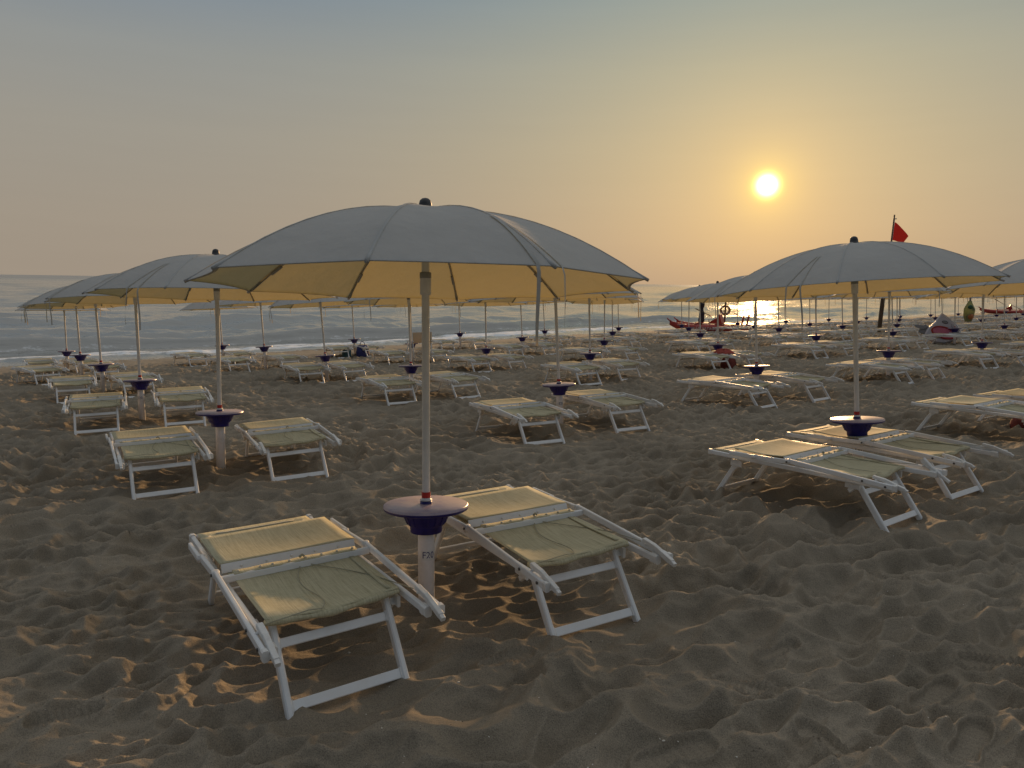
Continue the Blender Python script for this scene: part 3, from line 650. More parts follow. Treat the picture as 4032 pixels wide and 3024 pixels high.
# ------------------------------------------------------------------ folded sun lounger (x across, y to the sea, z up; near legs stand at y = 0)
def lounger_parts(variant=0):
    P = []; W = 'white_metal'; PL = 'white_plastic'
    r_ = random.Random(variant)
    for s in (-1, 1):
        m = MB().bar((s*.300, -.03, .303), (s*.300, 1.335, .334), .021, .034, W)
        P.append(('side_rail', m, None))
        P.append(('end_cap', MB().bar((s*.300, -.075, .302), (s*.300, -.028, .3025), .031, .044, PL), 'side_rail'))
        P.append(('end_cap', MB().bar((s*.300, 1.334, .334), (s*.300, 1.362, .335), .030, .044, PL), 'side_rail'))
    P.append(('end_rail', MB().tube([(-.300, 1.345, .337), (.300, 1.345, .337)], .014, W, 10), None))
    for s in (-1, 1):
        m = MB().bar((s*.338, -.095, .318), (s*.338, .63, .374), .018, .034, W)
        P.append(('backrest_rail', m, None))
        P.append(('pivot', MB().lathe([(.0, -.014), (.020, -.014), (.021, -.010), (.021, .012), (.017, .016), (.0, .016)], PL, 14, (s*.338, .645, .370), axis='x'), 'backrest_rail'))
        P.append(('end_cap', MB().bar((s*.338, -.118, .3162), (s*.338, -.094, .318), .025, .042, PL), 'backrest_rail'))
        for yy, zz in ((.645, .370), (-.05, .318), (.10, .331)):
            P.append(('screw', MB().lathe([(.0, .0), (.0075, .0), (.0065, .005), (.0, .005)], 'screw', 8, (s*.338+((.014 if yy > .6 else .0085) if s > 0 else (-.019 if yy > .6 else -.0135)), yy, zz), axis='x'), 'backrest_rail'))
    for s in (-1, 1):
        m = MB().bar((s*.338, .665, .368), (s*.338, .93, .362), .018, .034, W)
        m.bar((s*.350, .91, .364), (s*.350, 1.13, .366), .016, .032, W)
        m.lathe([(.0, -.016), (.016, -.016), (.016, .016), (.0, .016)], PL, 12, (s*.343, .92, .363), axis='x')
        P.append(('shade_arm', m, None))
    for (yb, yt, zt) in ((0, .195, .292), (1.33, 1.115, .318)):
        for s in (-1, 1):
            m = MB().bar((s*.232, yb-(yt-yb)/zt*.07, -.07), (s*.232, yt, zt), .026, .040, W, up=(0, 1, 0))
            P.append(('leg', m, None))
    for (yb, yt, zt) in ((0, .195, .292), (1.33, 1.115, .318)):
        f = lambda z: yb+(yt-yb)*z/zt
        dy = -1 if yt > yb else 1
        b = MB().bar((-.219, f(.035)+dy*.004, .035), (.219, f(.035)+dy*.004, .035), .012, .039, W, up=(0, (yt-yb)/zt, 1))
        for s in (-1, 1): b.bar((s*.221, f(.035)+dy*.004, .035), (s*.214, f(.035)+dy*.004, .035), .020, .047, PL, up=(0, (yt-yb)/zt, 1))
        P.append(('foot_bar', b, None))
        b = MB().bar((-.219, f(.225), .225), (.219, f(.225), .225), .012, .036, W, up=(0, (yt-yb)/zt, 1))
        for s in (-1, 1): b.bar((s*.221, f(.225), .225), (s*.214, f(.225), .225), .020, .045, PL, up=(0, (yt-yb)/zt, 1))
        P.append(('brace_bar', b, None))
        for s in (-1, 1):
            br = MB().bar((s*.278, yt-.045, .272), (s*.278, yt+.055, .278), .014, .050, PL)
            br.bar((s*.264, yt-.015, .268), (s*.264, yt+.035, .228), .024, .030, PL, up=(0, 1, .3))
            P.append(('leg_bracket', br, None))
    for s in (-1, 1):
        up = variant == 1 and s > 0
        m = MB()
        if up:
            m.bar((s*.314, -.09, .30), (s*.314, -.02, .345), .024, .030, PL).bar((s*.314, -.15, .262), (s*.314, -.09, .30), .020, .022, PL).bar((s*.314, -.02, .345), (s*.314, .03, .392), .028, .036, PL)
        else:
            m.bar((s*.314, .045, .362), (s*.314, -.030, .352), .024, .022, PL, ch=.12)
            m.bar((s*.314, -.028, .352), (s*.314, -.155, .312), .022, .024, PL, ch=.12)
            m.bar((s*.314, -.05, .336), (s*.314, -.135, .308), .012, .018, PL, ch=.12)
            m.bar((s*.314, -.152, .312), (s*.314, -.172, .303), .019, .018, PL, ch=.12)
        m.tube([(s*.30, .02, .350), (s*.335, .02, .345)], .007, PL, 8)
        P.append(('locking_lever', m, None))
    # fabric under the folded backrest, rolled front edge
    wob = [r_.uniform(-1, 1) for _ in range(8)]
    def near(x, y):
        t_ = (y-.13)/.47; xx = x/.272
        z = .340+.012*t_-.030*(1-xx*xx)*math.sin(math.pi*min(1, max(0, t_*.85+.15)))
        z += .006*wob[0]*math.sin(5*xx+wob[1]*3)*(1-t_)+.010*math.exp(-((xx-wob[2]*.5)/.3)**2)*(1-t_)*wob[3]
        return z
    ny, nx = 16, 21
    rows = [[((-.272+.544*k/(nx-1)), .13+.47*i/(ny-1)+(.012*math.sin(3*k/(nx-1)*math.pi+wob[4]*2)*(1-i/(ny-1))**3), near(-.272+.544*k/(nx-1), .13+.47*i/(ny-1))) for k in range(nx)] for i in range(ny)]
    fab = MB().slab(rows, .0022, 'sling_fabric')
    roll = [(p[0], p[1]+.004, p[2]-.014) for p in rows[0]]
    roll_r = [.0135+.003*math.sin(k*.9+wob[5]*3) for k in range(nx)]
    fab.tube(roll, roll_r, 'sling_fabric', 10)
    fab.slab([[(sx*.252+dx, .16+.42*i/9, near(sx*.245, .16+.42*i/9)+.0035) for dx in ((-.022, .0) if sx > 0 else (0, .022))] for i in range(10) for sx in (1,)], .002, 'sling_fabric')
    P.append(('seat_fabric', fab, None))
    # main fabric to the foot end
    def far(x, y):
        xx = x/.280; t_ = (y-.60)/.77
        return .352+.004*t_-.012*(1-xx*xx)*math.sin(math.pi*t_)
    rows = [[(-.280+.560*k/14, .60+.742*i/16, far(-.280+.560*k/14, .60+.742*i/16)) for k in range(15)] for i in range(17)]
    fb = MB().slab(rows, .0022, 'sling_fabric')
    P.append(('foot_fabric', fb, None))
    tp = MB()
    tp.slab([[(-.20+.40*k/8, yy, far(-.2+.4*k/8, yy)+.0032) for k in range(9)] for yy in (1.288, 1.300)], .002, 'pale_tape')
    for s in (-1, 1): tp.slab([[(s*.238-.009+dx, yy, far(s*.238, yy)+.0032) for dx in (0, .018)] for yy in (1.15, 1.21, 1.27)], .002, 'pale_tape')
    P.append(('tape_strip', tp, 'foot_fabric'))
    # bar with the studded fabric strip across the fold
    P.append(('cross_bar', MB().bar((-.328, .585, .362), (.328, .585, .362), .020, .032, W), None))
    st = MB().slab([[(-.275+.55*k/16, yy, .381+.0035*(yy-.60)/.03+.0016*math.sin(k*1.3+wob[6]*4)) for k in range(17)] for yy in (.578, .592, .620)], .0024, 'sling_fabric')
    for k in range(8):
        x_ = -.255+.51*k/7+(.02 if k == 1 else 0)
        st.ball((x_, .598, .3835), .0072, 'pale_tape', 8, (1, 1, .7), 5)
    P.append(('stud_strip', st, 'cross_bar'))
    # folded shade panel
    bar = MB().bar((-.303, .694, .372), (.303, .694, .372), .006, .040, W, up=(0, .45, 1))
    for k in range(5): bar.lathe([(.0, .0), (.007, .0), (.006, -.003), (.0, -.0035)], W, 8, (-.22+.44*k/4, .690, .373), axis='y')
    def shade(x, y):
        xx = x/.30; t_ = (y-.70)/.445
        z = .3935-.018*math.sin(math.pi*t_)*(1-.6*xx*xx)+.004*t_+.007*math.sin(3.2*xx+wob[7]*3)*t_*(1-t_)*2
        return z
    rows = [[(-.308+.616*k/16, .702+.412*i/14+.010*(i/14)**3*math.sin(2.2*k/16+wob[2]), shade(-.308+.616*k/16, .70+.445*i/14)) for k in range(17)] for i in range(15)]
    sh = MB().slab(rows, .0022, 'sling_fabric')
    rows2 = [[(p[0], p[1]-.008, p[2]-.009) for p in rows[-1]], [(p[0], p[1]-.03, p[2]-.012) for p in rows[-1]]]
    sh.grid([[p for p in rows[-1]]]+rows2, 'sling_fabric')
    P.append(('shade_panel', sh, None))
    P.append(('shade_bar', bar, 'shade_panel'))
    cd = MB(); pts = []
    x0 = -.01+.05*wob[1]
    for i in range(22):
        t_ = i/21
        pts.append((x0-.05*math.sin(5.2*t_)*(1-.3*t_)-.10*t_*t_, .60-.47*t_, near(max(-.25, min(.25, x0-.1*t_)), max(.13, .60-.47*t_))+.008))
    pts += [(pts[-1][0]-.06, .115, .345), (-.27, .085, .345), (-.298, .05, .357)]
    cd.tube(pts, .0022, 'cloth_cord', 5)
    pts = [(x0+.01+.24*(i/13)-.02*math.sin(6*i/13), .60-.40*(i/13)+.09*math.sin(math.pi*i/13), near(min(.25, x0+.24*i/13), max(.13, .60-.40*i/13+.09*math.sin(math.pi*i/13)))+.008) for i in range(14)]+[(.298, .05, .357)]
    cd.tube(pts, .0022, 'cloth_cord', 5)
    cd.tube([(x0-.008, .596, .392), (x0+.006, .602, .398), (x0+.014, .594, .391)], .006, 'cloth_cord', 6)
    P.append(('tie_cord', cd, None))
    return P

lg_hi = [meshes(lounger_parts(v), 'lounger%d' % v) for v in range(4)]
LG = {'side_rail': 'frame', 'end_cap': 'frame', 'end_rail': 'frame', 'backrest_rail': 'frame', 'pivot': 'frame', 'screw': None, 'shade_arm': 'frame', 'foot_bar': 'frame', 'brace_bar': 'frame', 'leg_bracket': 'frame',
      'locking_lever': 'frame', 'cross_bar': 'frame', 'shade_bar': 'frame', 'seat_fabric': 'fabric', 'foot_fabric': 'fabric', 'tape_strip': 'fabric', 'stud_strip': 'fabric', 'tie_cord': None}
lg_mid = [meshes(merged(lounger_parts(v), LG), 'lounger_mid%d' % v) for v in (2, 3, 1)]
lg_far = []
for v in (2, 3):
    a = MB()
    for n, mb, p in lounger_parts(v):
        if n not in ('tie_cord', 'stud_strip'): a.merge(mb)
    lg_far.append(a.mesh('lounger_far'))

LK = {(a, b, s): (u, v, yw) for a, b, s, u, v, yw in LOUNGE}
LK[(0, 2, 'L')] = (-1.22, -.55, -3); LK[(0, 2, 'R')] = (.10, -.65, -3)
grp = 'folded white sun loungers in pairs under the parasols'
def along(p, du, dv): return p+EU*du+EV*dv
for (r, c, p, d) in PAR:
    for side in 'LR':
        rr = random.Random(r*1000+c*10+(side == 'R'))
        k = (r, c, side)
        if c == 0: du, dv = (-.62, -.85) if side == 'L' else (.44, -.88)
        else: du, dv = (-.88, -.82) if side == 'L' else (.36, -.84)
        du += rr.gauss(0, .05); dv += rr.gauss(0, .07); yw = rr.gauss(0, 4)
        if k in LK:
            u2, v2, y2 = LK[k]
            if r <= 3 and abs(v2+.85) < .4: du, dv = u2, v2
            yw = max(-9, min(9, y2*.55)) if r >= 1 else max(-6, min(6, y2*.8))
            if r == 4 and c == 0: yw = 14 if side == 'L' else 6
        q = along(p, du, dv)
        # rest on the sand: average the ground under the four feet
        pts = [along(q, a*.232, b) for a in (-1, 1) for b in (0, 1.33)]
        zz = [float(ground_z(t[0], t[1])) for t in pts]
        plane = [t[2] for t in pts]
        q = q+np.array([0, 0, np.mean(np.array(zz)-np.array(plane))-.004+rr.uniform(-.008, .006)])
        tyl = ((zz[1]+zz[3])-(zz[0]+zz[2])-((plane[1]+plane[3])-(plane[0]+plane[2])))/2/1.33
        Mx = frame(q, R(yw), rr.gauss(0, .006), -tyl+rr.gauss(0, .004))
        dd = camdist(q)
        if dd < 14:
            for b in (0, .66, 1.33): t = along(q, 0, b); FEET.append((t[0], t[1]))
        w = 'left' if side == 'L' else 'right'
        if (r, c) == (0, 0): lab = 'folded white lounger with sage fabric, %s of the F20 post in front' % w
        elif (r, c) == (0, 1): lab = 'folded white lounger with sage fabric, %s under the parasol before the red flag' % ('nearer one' if side == 'L' else 'farther one')
        elif (r, c) == (0, 2): lab = 'folded white lounger at right edge, %s' % ('with small red bag beneath it' if side == 'L' else 'behind the one over a red bag')
        else: lab = 'folded white sun lounger %s of the %s parasol pole, %s' % (w, ORD[c], ROWN[r])
        if dd < 13:
            vv = 1 if k == (0, 1, 'L') else {(0, 0, 'L'): 0, (0, 0, 'R'): 2}.get(k, rr.choice((0, 2, 3)))
            root = empty('sun_lounger', Mx, lab, 'sun lounger', grp); spawn(root, lg_hi[vv])
        elif dd < 24:
            root = empty('sun_lounger', Mx, lab, 'sun lounger', grp); spawn(root, lg_mid[rr.choice((0, 1, 1, 2))])
        else:
            root = link('sun_lounger', rr.choice(lg_far)); root.matrix_world = Mx; tag(root, lab, 'sun lounger', grp)
build_sand()
# ------------------------------------------------------------------ smaller things on the beach
def gpos(x, y, dz=0): return Vector((x, y, float(ground_z(x, y))+dz))
def text_mb(txt, size, mat, depth=.004):
    cu = bpy.data.curves.new('lettering', 'FONT'); cu.body = txt; cu.size = size; cu.extrude = depth; cu.resolution_u = 2; cu.align_x = 'CENTER'; cu.align_y = 'CENTER'
    o = bpy.data.objects.new('lettering', cu); COL.objects.link(o)
    me = bpy.data.meshes.new_from_object(o.evaluated_get(bpy.context.evaluated_depsgraph_get()))
    bpy.data.objects.remove(o); bpy.data.curves.remove(cu)
    mb = MB().add([tuple(v.co) for v in me.vertices], [tuple(p.vertices) for p in me.polygons], mat); bpy.data.meshes.remove(me); return mb

# twin-hulled rescue rowing boat; x along the hulls towards the bow, y across
def rescue_boat(x, y, yaw, label, lettering=True):
    root = empty('rescue_boat', upright(gpos(x, y, -.03), yaw), label, 'rowing boat', 'red rescue boats at the water edge')
    for s in (-1, 1):
        rows = []
        for i in range(25):
            t = i/24; X_ = -2.0+4.2*t
            w = .20*math.sin(math.pi*min(1, max(.02, .10+.9*(1-abs(t-.45)/.62))) * .5)*(1 if t < .9 else (1-t)*8+.2)
            top = .40+.16*max(0, (t-.6)/.4)**2+.08*max(0, (.2-t)/.2)
            bot = .03+.30*max(0, (t-.78)/.22)**2+.12*max(0, (.12-t)/.12)
            rows.append([(X_, s*.62+w*math.cos(a), bot+(top-bot)*(.5+.5*math.sin(a)) if math.sin(a) < .2 else top-(top-bot)*.4*(1-math.sin(a))/.8) for a in [2*math.pi*k/14 for k in range(14)]])
        h = MB().grid(rows, 'boat_red', True, True); h.add(rows[0], [tuple(range(14))], 'boat_red'); h.add(rows[-1], [tuple(range(13, -1, -1))], 'boat_red')
        h.tube([(2.12, s*.62, .53), (2.26, s*.62, .60), (2.36, s*.62, .70)], [.045, .035, .03], 'boat_red', 8)
        ho = link('hull', h.mesh('hull'), root)
        if lettering and s > 0:
            t = text_mb('SALVATAGGIO', .21, 'boat_white').xf(Matrix.Translation((-.05, s*.62+.215, .22)) @ Matrix.Rotation(math.pi, 4, 'Z') @ Matrix.Rotation(math.pi/2, 4, 'X'))
            link('lettering', t.mesh('lettering'), ho)
    dk = MB()
    for X_ in (-1.3, -.4, .75): dk.bar((X_, -.62, .44), (X_, .62, .44), .16, .07, 'boat_red')
    dk.bar((-1.35, 0, .485), (.85, 0, .485), .62, .035, 'boat_red')
    link('deck', dk.mesh('deck'), root)
    seat = MB(); prof = [(-.62, .50), (-.52, .80), (-.46, .98), (-.40, .98), (-.34, .80), (-.10, .66), (.12, .50)]
    seat.grid([[(px, yy, pz) for px, pz in prof] for yy in (-.30, -.26, .26, .30)], 'boat_red', False)
    for yy, o_ in ((-.30, 1), (.30, -1)): seat.add([(px, yy, pz) for px, pz in prof], [tuple(range(len(prof)))[::o_]], 'boat_red')
    link('rower_seat', seat.mesh('rower_seat'), root)
    for s in (-1, 1):
        p_ = MB().bar((-1.75, s*.62, .42), (-1.85, s*.62, .98), .20, .07, 'boat_red', up=(1, 0, 0)); link('stern_post', p_.mesh('stern_post'), root)
        lk = MB().tube([(-.02, s*.60, .44), (-.02, s*.74, .72)], .025, 'steel', 8); link('oarlock', lk.mesh('oarlock'), root)
    return root
def oar(p, q, label):
    p = Vector(p); q = Vector(q); d = (q-p)
    m = MB().tube([(0, 0, 0), tuple(d*.72)], .024, 'wood_dark', 8)
    m.bar(tuple(d*.70), tuple(d), .13, .022, 'wood_dark', up=(.3, .2, 1))
    m.tube([tuple(-d.normalized()*.0), tuple(d.normalized()*.14)], .03, 'boat_red', 8)
    o = link('oar', m.mesh('oar')); o.location = p; tag(o, label, 'oar', 'oars of the rescue boats')
BX, BY = 11.0, 40.8
bz = float(ground_z(BX, BY))
rescue_boat(BX, BY, R(150), 'red twin-hulled rescue rowing boat marked SALVATAGGIO beside the lifebuoy post')
oar((10.85, 40.5, bz+.86), (9.7, 39.3, bz+1.28), 'dark wooden oar slanting up left of the lifebuoy post')
oar((12.35, 41.2, bz+.98), (14.0, 42.3, bz+.30), 'dark wooden oar slanting down right of the lifebuoy post')
sk = MB()
rows = []
for i in range(15):
    t = i/14; rr_ = .13+.035*math.sin(t*7)+.02*math.sin(t*17); rr_ *= (1 if t < .93 else .6)
    rows.append([(rr_*math.cos(a)*(1+.12*math.sin(3*a+t*4)), rr_*math.sin(a), .42+1.15*t) for a in [2*math.pi*k/12 for k in range(12)]])
sk.grid(rows, 'sail_cover', True, True); sk.add(rows[-1], [tuple(range(12))], 'sail_cover'); sk.bar((0, 0, .0), (0, 0, .45), .10, .10, 'rope_tan', up=(0, 1, 0))
so_ = link('covered_bundle', sk.mesh('covered_bundle')); so_.location = gpos(10.55, 41.35, .06); tag(so_, 'dark covered upright bundle standing behind the red rescue boat', 'bundle')
# lifebuoy on its post
pm = upright(gpos(12.05, 42.1, -.2), 0, (0, R(1)))
pr = empty('lifebuoy_post', pm, 'wooden post carrying a lifebuoy beside the red rescue boat', 'post')
link('post', MB().bar((0, 0, -.2), (0, 0, 1.95), .09, .09, 'wood_dark', up=(0, 1, 0)).mesh('post'), pr)
link('hook', MB().tube([(0, -.04, 1.62), (0, -.16, 1.62), (0, -.17, 1.66)], .012, 'steel', 6).mesh('hook'), pr)
rb = MB(); R0, r0 = .235, .062
rb.grid([[((R0+r0*math.cos(b))*math.cos(a), r0*math.sin(b), (R0+r0*math.cos(b))*math.sin(a)) for b in [2*math.pi*j/10 for j in range(10)]] for a in [2*math.pi*i/28 for i in range(29)]], 'rope_tan', True, True)
bo = empty('lifebuoy', upright(gpos(12.02, 41.93, 1.15), R(-15)), 'round tan lifebuoy hanging on its post by the rescue boat', 'lifebuoy')
link('ring', rb.mesh('ring'), bo)
gr = MB()
for i in range(4):
    a0 = math.pi/4+i*math.pi/2
    gr.grid([[((R0+(r0+.004)*math.cos(b))*math.cos(a0+da), (r0+.004)*math.sin(b), (R0+(r0+.004)*math.cos(b))*math.sin(a0+da)) for b in [2*math.pi*j/10 for j in range(11)]] for da in (-.14, .14)], 'boat_white', True)
link('white_band', gr.mesh('white_band'), bo)
link('grab_line', MB().tube([(.30*math.cos(a)*(1-.14*abs(math.sin(2*a))), -.05, .30*math.sin(a)*(1-.14*abs(math.sin(2*a)))) for a in [2*math.pi*i/32 for i in range(33)]], .008, 'rope_tan', 5, False).mesh('grab_line'), bo)
link('cross_rope', MB().tube([(-.2, 0, -.16), (.2, 0, .16)], .02, 'rope_tan', 6).mesh('cross_rope'), bo)
# second boat far along the shore
rescue_boat(50.9, 76.6, R(152), 'small dark red rescue boat far away at the right by the water', False)
b2 = float(ground_z(50.9, 76.6))
oar((50.6, 76.2, b2+.9), (48.9, 75.3, b2+1.5), 'far oar slanting up left from the distant red boat')
oar((51.6, 76.9, b2+.95), (53.2, 77.6, b2+.45), 'far oar slanting down right from the distant red boat')
# flag pole
fp = empty('flag_pole', upright(gpos(16.71, 33.65, 0), 0, (0, R(2.2))), 'tall brown pole with a red flag rising above the right parasol', 'flag pole')
link('post', MB().bar((0, 0, -.4), (0, 0, 2.7), .17, .13, 'wood_dark', up=(0, 1, 0)).mesh('post'), fp)
link('mast', MB().tube([(.06, 0, 1.6), (.06, 0, 5.35)], .034, 'wood_dark', 8).mesh('mast'), fp)
link('hook', MB().tube([(.06, 0, 5.18), (.13, 0, 5.18)], .012, 'steel', 6).ball((.15, 0, 5.18), .03, 'steel', 8).mesh('hook'), fp)
fl = MB(); rows = []
for i in range(15):
    t = i/14
    rows.append([(.115+.66*t*(1-.28*s*t) - .02*s, .05*math.sin(5*t+2*s)*t, 5.03-.58*t**1.35-(.80+.05*math.sin(4*t)-.10*t)*s*(1-.42*t)) for s in [j/9 for j in range(10)]])
fl.grid(rows, 'flag_red', True)
link('flag', fl.mesh('flag'), fp)
link('halyard', MB().tube([(.105, 0, 5.2), (.10, 0, 3.0)], .006, 'boat_white', 5).mesh('halyard'), fp)
# inflatable shark boat standing on its side
sx_, sy_ = 14.75, 25.1
sr = empty('inflatable_shark', upright(gpos(sx_, sy_, .02), R(-28), (R(-8), R(-4))), 'pale inflatable shark float with a pink mouth standing on its side', 'pool float')
out_ = [(-.30, .0), (-.52, .16), (-.60, .34), (-.52, .52), (-.38, .66), (-.27, .74), (-.19, .87), (-.08, 1.0), (-.03, 1.03), (.05, .96), (.22, .78), (.38, .58), (.47, .42), (.50, .30), (.42, .14), (.28, .03), (.0, -.05)]
def loft(pts, y0, y1, mat, bulge=.86, n=6):
    mb = MB(); cx_ = sum(p[0] for p in pts)/len(pts); cz_ = sum(p[1] for p in pts)/len(pts); rows = []
    for i in range(n+1):
        t = -1+2*i/n; f = bulge+(1-bulge)*math.sqrt(max(0, 1-t*t))
        rows.append([(cx_+(p[0]-cx_)*f, y0+(y1-y0)*(i/n), cz_+(p[1]-cz_)*f) for p in pts])
    mb.grid(rows, mat, True, True); mb.add(rows[0], [tuple(range(len(pts)))], mat); mb.add(rows[-1], [tuple(range(len(pts)-1, -1, -1))], mat); return mb
body = loft(out_, -.14, .16, 'float_white')
link('body', body.mesh('body'), sr)
mo = MB(); rows = []
def mouth(a, k): return (-.03+.34*k*math.cos(a)-.02*math.sin(a), .35+.20*k*math.sin(a)-.10*k*math.cos(a))
mo.grid([[(mouth(a, 1)[0]+.028*math.cos(b)*math.cos(a), -.150+.028*math.sin(b), mouth(a, 1)[1]+.028*math.cos(b)*math.sin(a)) for b in [2*math.pi*j/8 for j in range(8)]] for a in [2*math.pi*i/30 for i in range(31)]], 'boat_red', True, True)
link('mouth_rim', mo.mesh('mouth_rim'), sr)
mi = MB().grid([[(mouth(a, k)[0], -.152-.010*(1-k*k), mouth(a, k)[1]) for a in [2*math.pi*i/30 for i in range(31)]] for k in (.02, .4, .8, 1.0)], 'float_pink', True)
link('mouth', mi.mesh('mouth'), sr)
link('fin', loft([(-.62, .50), (-.86, .62), (-.90, .69), (-.82, .71), (-.62, .66), (-.46, .58)], -.08, .02, 'float_grey').mesh('fin'), sr)
link('fin', loft([(-.60, .34), (-.78, .44), (-.72, .60), (-.55, .70), (-.46, .62), (-.52, .46)], -.02, .13, 'float_grey').mesh('fin'), sr)
ey = MB().lathe([(.0, -.006), (.075, -.004), (.085, .0)], 'float_dark', 16, axis='y').xf(Matrix.Translation((.03, -.149, .70)) @ Matrix.Rotation(R(22), 4, 'Y') @ Matrix.Diagonal((1.15, 1, .6, 1)))
ey.merge(MB().lathe([(.0, -.010), (.06, -.008), (.065, -.004)], 'float_grey', 16, axis='y').xf(Matrix.Translation((.03, -.149, .70)) @ Matrix.Rotation(R(22), 4, 'Y') @ Matrix.Diagonal((1.15, 1, .55, 1))))
link('eye', ey.mesh('eye'), sr)
link('seam', MB().tube([(.06, -.146, .93), (.20, -.147, .75), (.36, -.147, .56), (.45, -.146, .36)], .006, 'float_dark', 5).tube([(.22, -.148, .62), (.20, -.150, .55), (.26, -.150, .47), (.36, -.148, .42)], .005, 'float_dark', 5).mesh('seam'), sr)
# director's chair by the water
cr = empty('beach_chair', frame(gpos(-2.62, 20.8, 0), R(170)), 'folding beach chair with a tan canvas back behind the F20 pole', 'chair')
for s in (-1, 1):
    link('leg', MB().tube([(s*.27, -.24, -.03), (s*.27, -.24, .64)], .016, 'white_metal', 8).mesh('leg'), cr)
    link('leg', MB().tube([(s*.27, .24, -.03), (s*.27, .24, .90)], .016, 'white_metal', 8).mesh('leg'), cr)
    link('arm_rest', MB().bar((s*.27, -.28, .655), (s*.27, .27, .655), .045, .022, 'white_metal').mesh('arm_rest'), cr)
link('cross_leg', MB().tube([(-.26, -.20, .02), (.26, -.20, .42)], .013, 'white_metal', 8).tube([(.26, -.22, .02), (-.26, -.22, .42)], .013, 'white_metal', 8).mesh('cross_leg'), cr)
link('seat', MB().slab([[(-.26+.52*k/8, -.24+.46*i/6, .44-.03*math.sin(math.pi*k/8)) for k in range(9)] for i in range(7)], .006, 'canvas_cream').mesh('seat'), cr)
link('backrest', MB().grid([[(-.28+.56*k/8, .255+.03*math.sin(math.pi*k/8), .60+.30*i/5) for k in range(9)] for i in range(6)]+[[(-.28+.56*k/8, .262+.03*math.sin(math.pi*k/8), .60+.30*i/5) for k in range(9)] for i in (5, 0)], 'canvas_cream').mesh('backrest'), cr)
# bags
def bag(name, x, y, w, dp, h, mat, yaw, label, soft=.12, strap=True):
    root = empty(name, frame(gpos(x, y, -.01), R(yaw)), label, 'bag')
    mb = MB(); rows = []; r_ = random.Random(int(x*100))
    for i in range(11):
        t = i/10; f = (1-.18*t)*(1+soft*math.sin(math.pi*t)) if t < .97 else .75
        rows.append([((abs(math.cos(a))**.55*math.copysign(1, math.cos(a)))*w/2*f*(1+.05*r_.uniform(-1, 1)), (abs(math.sin(a))**.6*math.copysign(1, math.sin(a)))*dp/2*f*(1+.06*r_.uniform(-1, 1)), h*t) for a in [2*math.pi*k/20 for k in range(20)]])
    mb.grid(rows, mat, True, True); mb.add(rows[-1], [tuple(range(20))], mat)
    link('body', mb.mesh('body'), root)
    if strap: link('handle', MB().tube([(-w*.28, 0, h*.96), (-w*.2, 0, h*1.22), (0, 0, h*1.32), (w*.2, 0, h*1.22), (w*.28, 0, h*.96)], .012, mat, 6).mesh('handle'), root)
    return root
bag('beach_bag', -4.92, 24.1, .40, .30, .40, 'bag_blue', 20, 'dark blue beach bag on the sand beneath far loungers')
bag('beach_bag', -5.42, 24.0, .30, .26, .27, 'bag_teal', -10, 'small teal bag on the sand beside the dark blue bag')
bag('beach_bag', 4.98, 16.85, .36, .28, .27, 'bag_red', 12, 'brownish red bag under the lounger with the red towel')
bag('beach_bag', 5.86, 8.36, .15, .15, .12, 'bag_red', 40, 'small dark red bag at right edge under lounger', .2, False)
# heap of red towel lying on a lounger
hx, hy = 4.87, 16.95
hz = float(ground_z(hx, hy))+.385
tm = MB(); rows = []
for i in range(13):
    t = i/12; rows.append([])
    for k in range(24):
        a = 2*math.pi*k/24; rad = .21*math.sin(math.pi*t*.5+.02)*(1+.22*math.sin(3*a+1)+.12*math.sin(7*a))
        rows[-1].append((rad*math.cos(a), rad*.7*math.sin(a), .09*(math.cos(math.pi*t*.5))**1.1*(1+.25*math.sin(5*a+t*5))+.012*math.sin(9*a)*t))
tm.grid(rows, 'towel_red', True, True)
tob = link('beach_towel', tm.mesh('beach_towel')); tob.location = (hx, hy, hz-.02); tag(tob, 'crumpled red towel heaped on a lounger', 'towel')
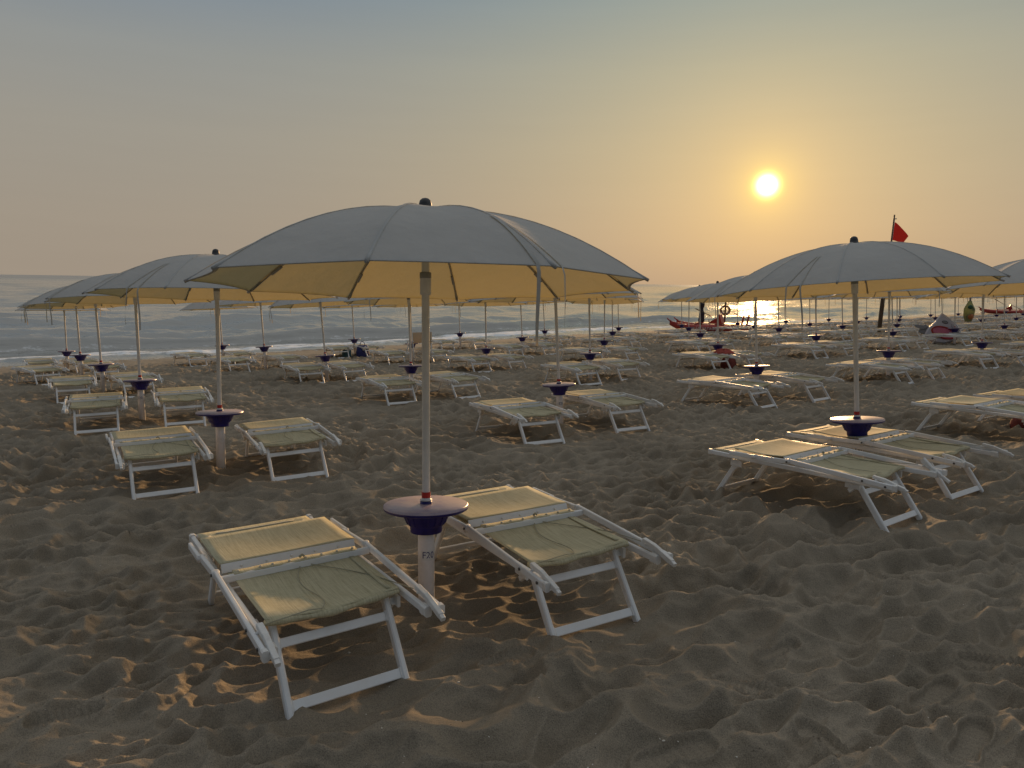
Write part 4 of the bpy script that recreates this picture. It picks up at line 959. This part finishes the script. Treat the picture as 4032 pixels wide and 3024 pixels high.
# bag of pool toys hanging among the far parasols
hb = empty('toy_bag', upright(gpos(25.2, 40.9, .30), R(10)), 'tall see-through bag of pool toys hanging among the far parasols', 'bag')
rows = []
for i in range(17):
    t = i/16; rad = .30*(math.sin(math.pi*min(1, .12+t*.75))**.6)*(1 if t < .6 else 1-.55*(t-.6)/.4)
    rows.append([(rad*math.cos(a)*(1+.06*math.sin(5*a+t*9)), rad*.8*math.sin(a), 1.15*t) for a in [2*math.pi*k/18 for k in range(18)]])
link('net', MB().grid(rows, 'net_green', True, True).mesh('net'), hb)
link('ball', MB().ball((0, -.08, .30), .20, 'toy_orange', 14).mesh('ball'), hb)
link('leaf', MB().ball((-.08, -.16, .80), .16, 'leaf_green', 10, (1, .5, .8)).ball((.08, -.15, .68), .10, 'leaf_green', 10, (1, .5, .9)).mesh('leaf'), hb)
link('hanger', MB().tube([(0, 0, 1.12), (0, 0, 1.62)], .05, 'float_grey', 8).mesh('hanger'), hb)
# contrail-thin specks of shell and dry bits on the near sand
def scatter(name, n, mat, lo, hi, flat):
    mb = MB(); r_ = random.Random(hash(name) % 1000 if False else len(name)*7+n)
    xs = []; ys = []
    for _ in range(n):
        y = 1.7+7*r_.random()**1.8; x = (r_.random()*2-1)*(.8*y+.3); xs.append(x); ys.append(y)
    xs = np.array(xs); ys = np.array(ys); zs = ground_z(xs, ys)+relief(xs, ys)
    for x, y, z in zip(xs, ys, zs):
        s = r_.uniform(lo, hi)*(1 if r_.random() < .9 else 1.8); a = r_.uniform(0, 6.28)
        b = MB().ball((0, 0, 0), s, mat, 6, (1, r_.uniform(.4, .9), flat), 4)
        b.xf(Matrix.Translation((x, y, z+s*flat*.4)) @ Matrix.Rotation(a, 4, 'Z') @ Matrix.Rotation(r_.uniform(-.5, .5), 4, 'X')); mb.merge(b)
    o = link(name, mb.mesh(name)); tag(o, kind='stuff')
scatter('shell_fragments', 420, 'shell', .0016, .0042, .4)
scatter('dry_debris', 360, 'twig', .0014, .0040, .45)
